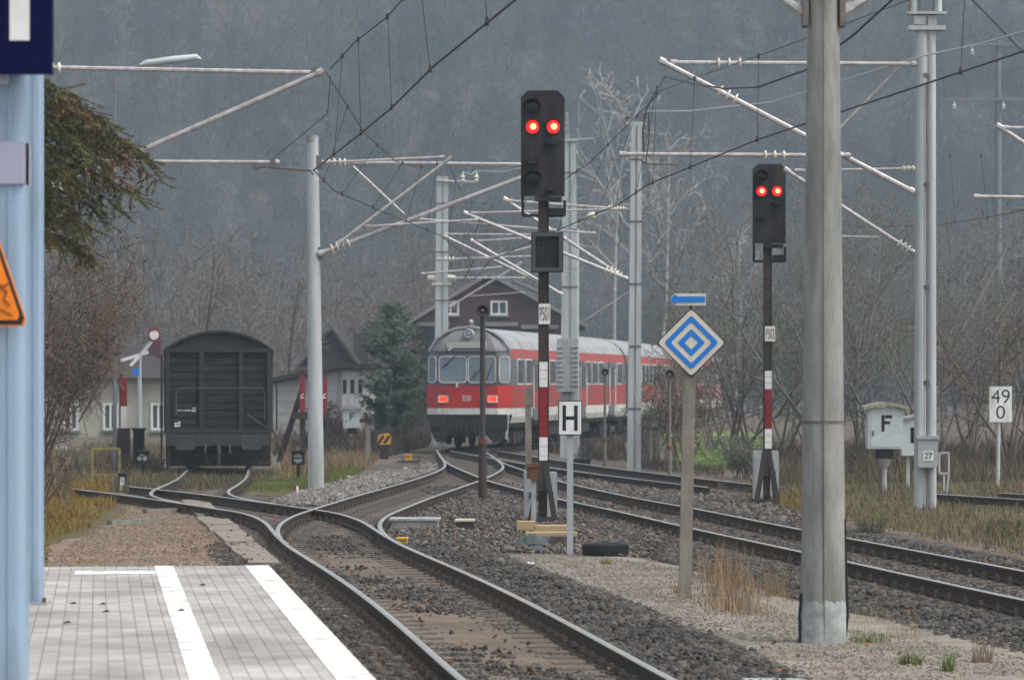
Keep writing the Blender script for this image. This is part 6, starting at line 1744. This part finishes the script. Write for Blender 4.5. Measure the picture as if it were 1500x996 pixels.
stones('ballast_gravel', q[:9000], .034, 'stone_mid', 'stones between the straight track and the rusty far track', 7)
W_ = [GP(*p) for p in ((712, 815), (850, 812), (1005, 838), (1185, 915), (1600, 985), (1250, 1010), (1120, 985), (940, 905), (850, 868))]
P2 = [(v.x, v.y) for v in W_]; n = 60000; x = g.uniform(-2, 6, n); y = g.uniform(22, 52, n); k = inside(P2, x, y)
q = np.stack([x[k], y[k], .03+.004*g.random(k.sum())], 1)
stones('ballast_gravel', q[:16000], .010, 'stone_grit', 'fine pale grit on the gravel strip', 8)
W_ = [GP(*p) for p in ((150, 722), (235, 727), (300, 765), (412, 834), (60, 834), (130, 780), (190, 750))]
P2 = [(v.x, v.y) for v in W_]; n = 60000; x = g.uniform(-10, -2, n); y = g.uniform(40, 78, n); k = inside(P2, x, y)
q = np.stack([x[k], y[k], .024+.004*g.random(k.sum())], 1)
stones('path_grit', q[:9000], .014, 'path_grit', 'brown grit and crumbs on the dirt path beyond the platform', 9)
# fallen leaves
n = 700
q = np.concatenate([along('T', 20, 60, -2.2, 2.4, n, g), along('B', 34, 70, -2.4, 2.6, n, g)])
V, F = leaf_quads(np.concatenate([q[:, :2], .07+.02*g.random((len(q), 1))], 1), .025, g)
o = npmesh('leaf_litter', V, F, 'leaf_litter'); tag(o, 'withered leaves scattered over the ballast', 'leaves', kind='stuff')
for j, (px, py) in enumerate(((150, 886), (98, 913), (155, 897), (265, 895), (107, 885), (296, 858))):
    p = GP(px, py, PZ); mb = MB(); mb.add([(p.x-.03, p.y-.02, PZ+.006), (p.x, p.y-.035, PZ+.02), (p.x+.035, p.y, PZ+.008), (p.x+.005, p.y+.03, PZ+.022)], [(0, 1, 2, 3)])
    o = mb.build('fallen_leaf', 'leaf_dark'); tag(o, 'withered dark leaf lying on the platform pavers', 'leaf', 'withered leaves on the platform')

# ------------------------------------------------------------------ air
mb = MB(); mb.box((0, 314, 70), (606, 648, 142)); 
m = bpy.data.materials.new('haze'); m.use_nodes = True; nt = m.node_tree
nt.nodes.remove(nt.nodes['Principled BSDF'])
pv = nt.nodes.new('ShaderNodeVolumePrincipled'); pv.inputs['Density'].default_value = HAZE_D; pv.inputs['Color'].default_value = (*HAZE_C, 1)
nt.links.new(pv.outputs['Volume'], nt.nodes['Material Output'].inputs['Volume']); MATS['haze'] = m
o = mb.build('haze', 'haze'); struct(o, 'stuff'); o['label'] = 'thin winter haze filling the valley'
o.display_type = 'WIRE'
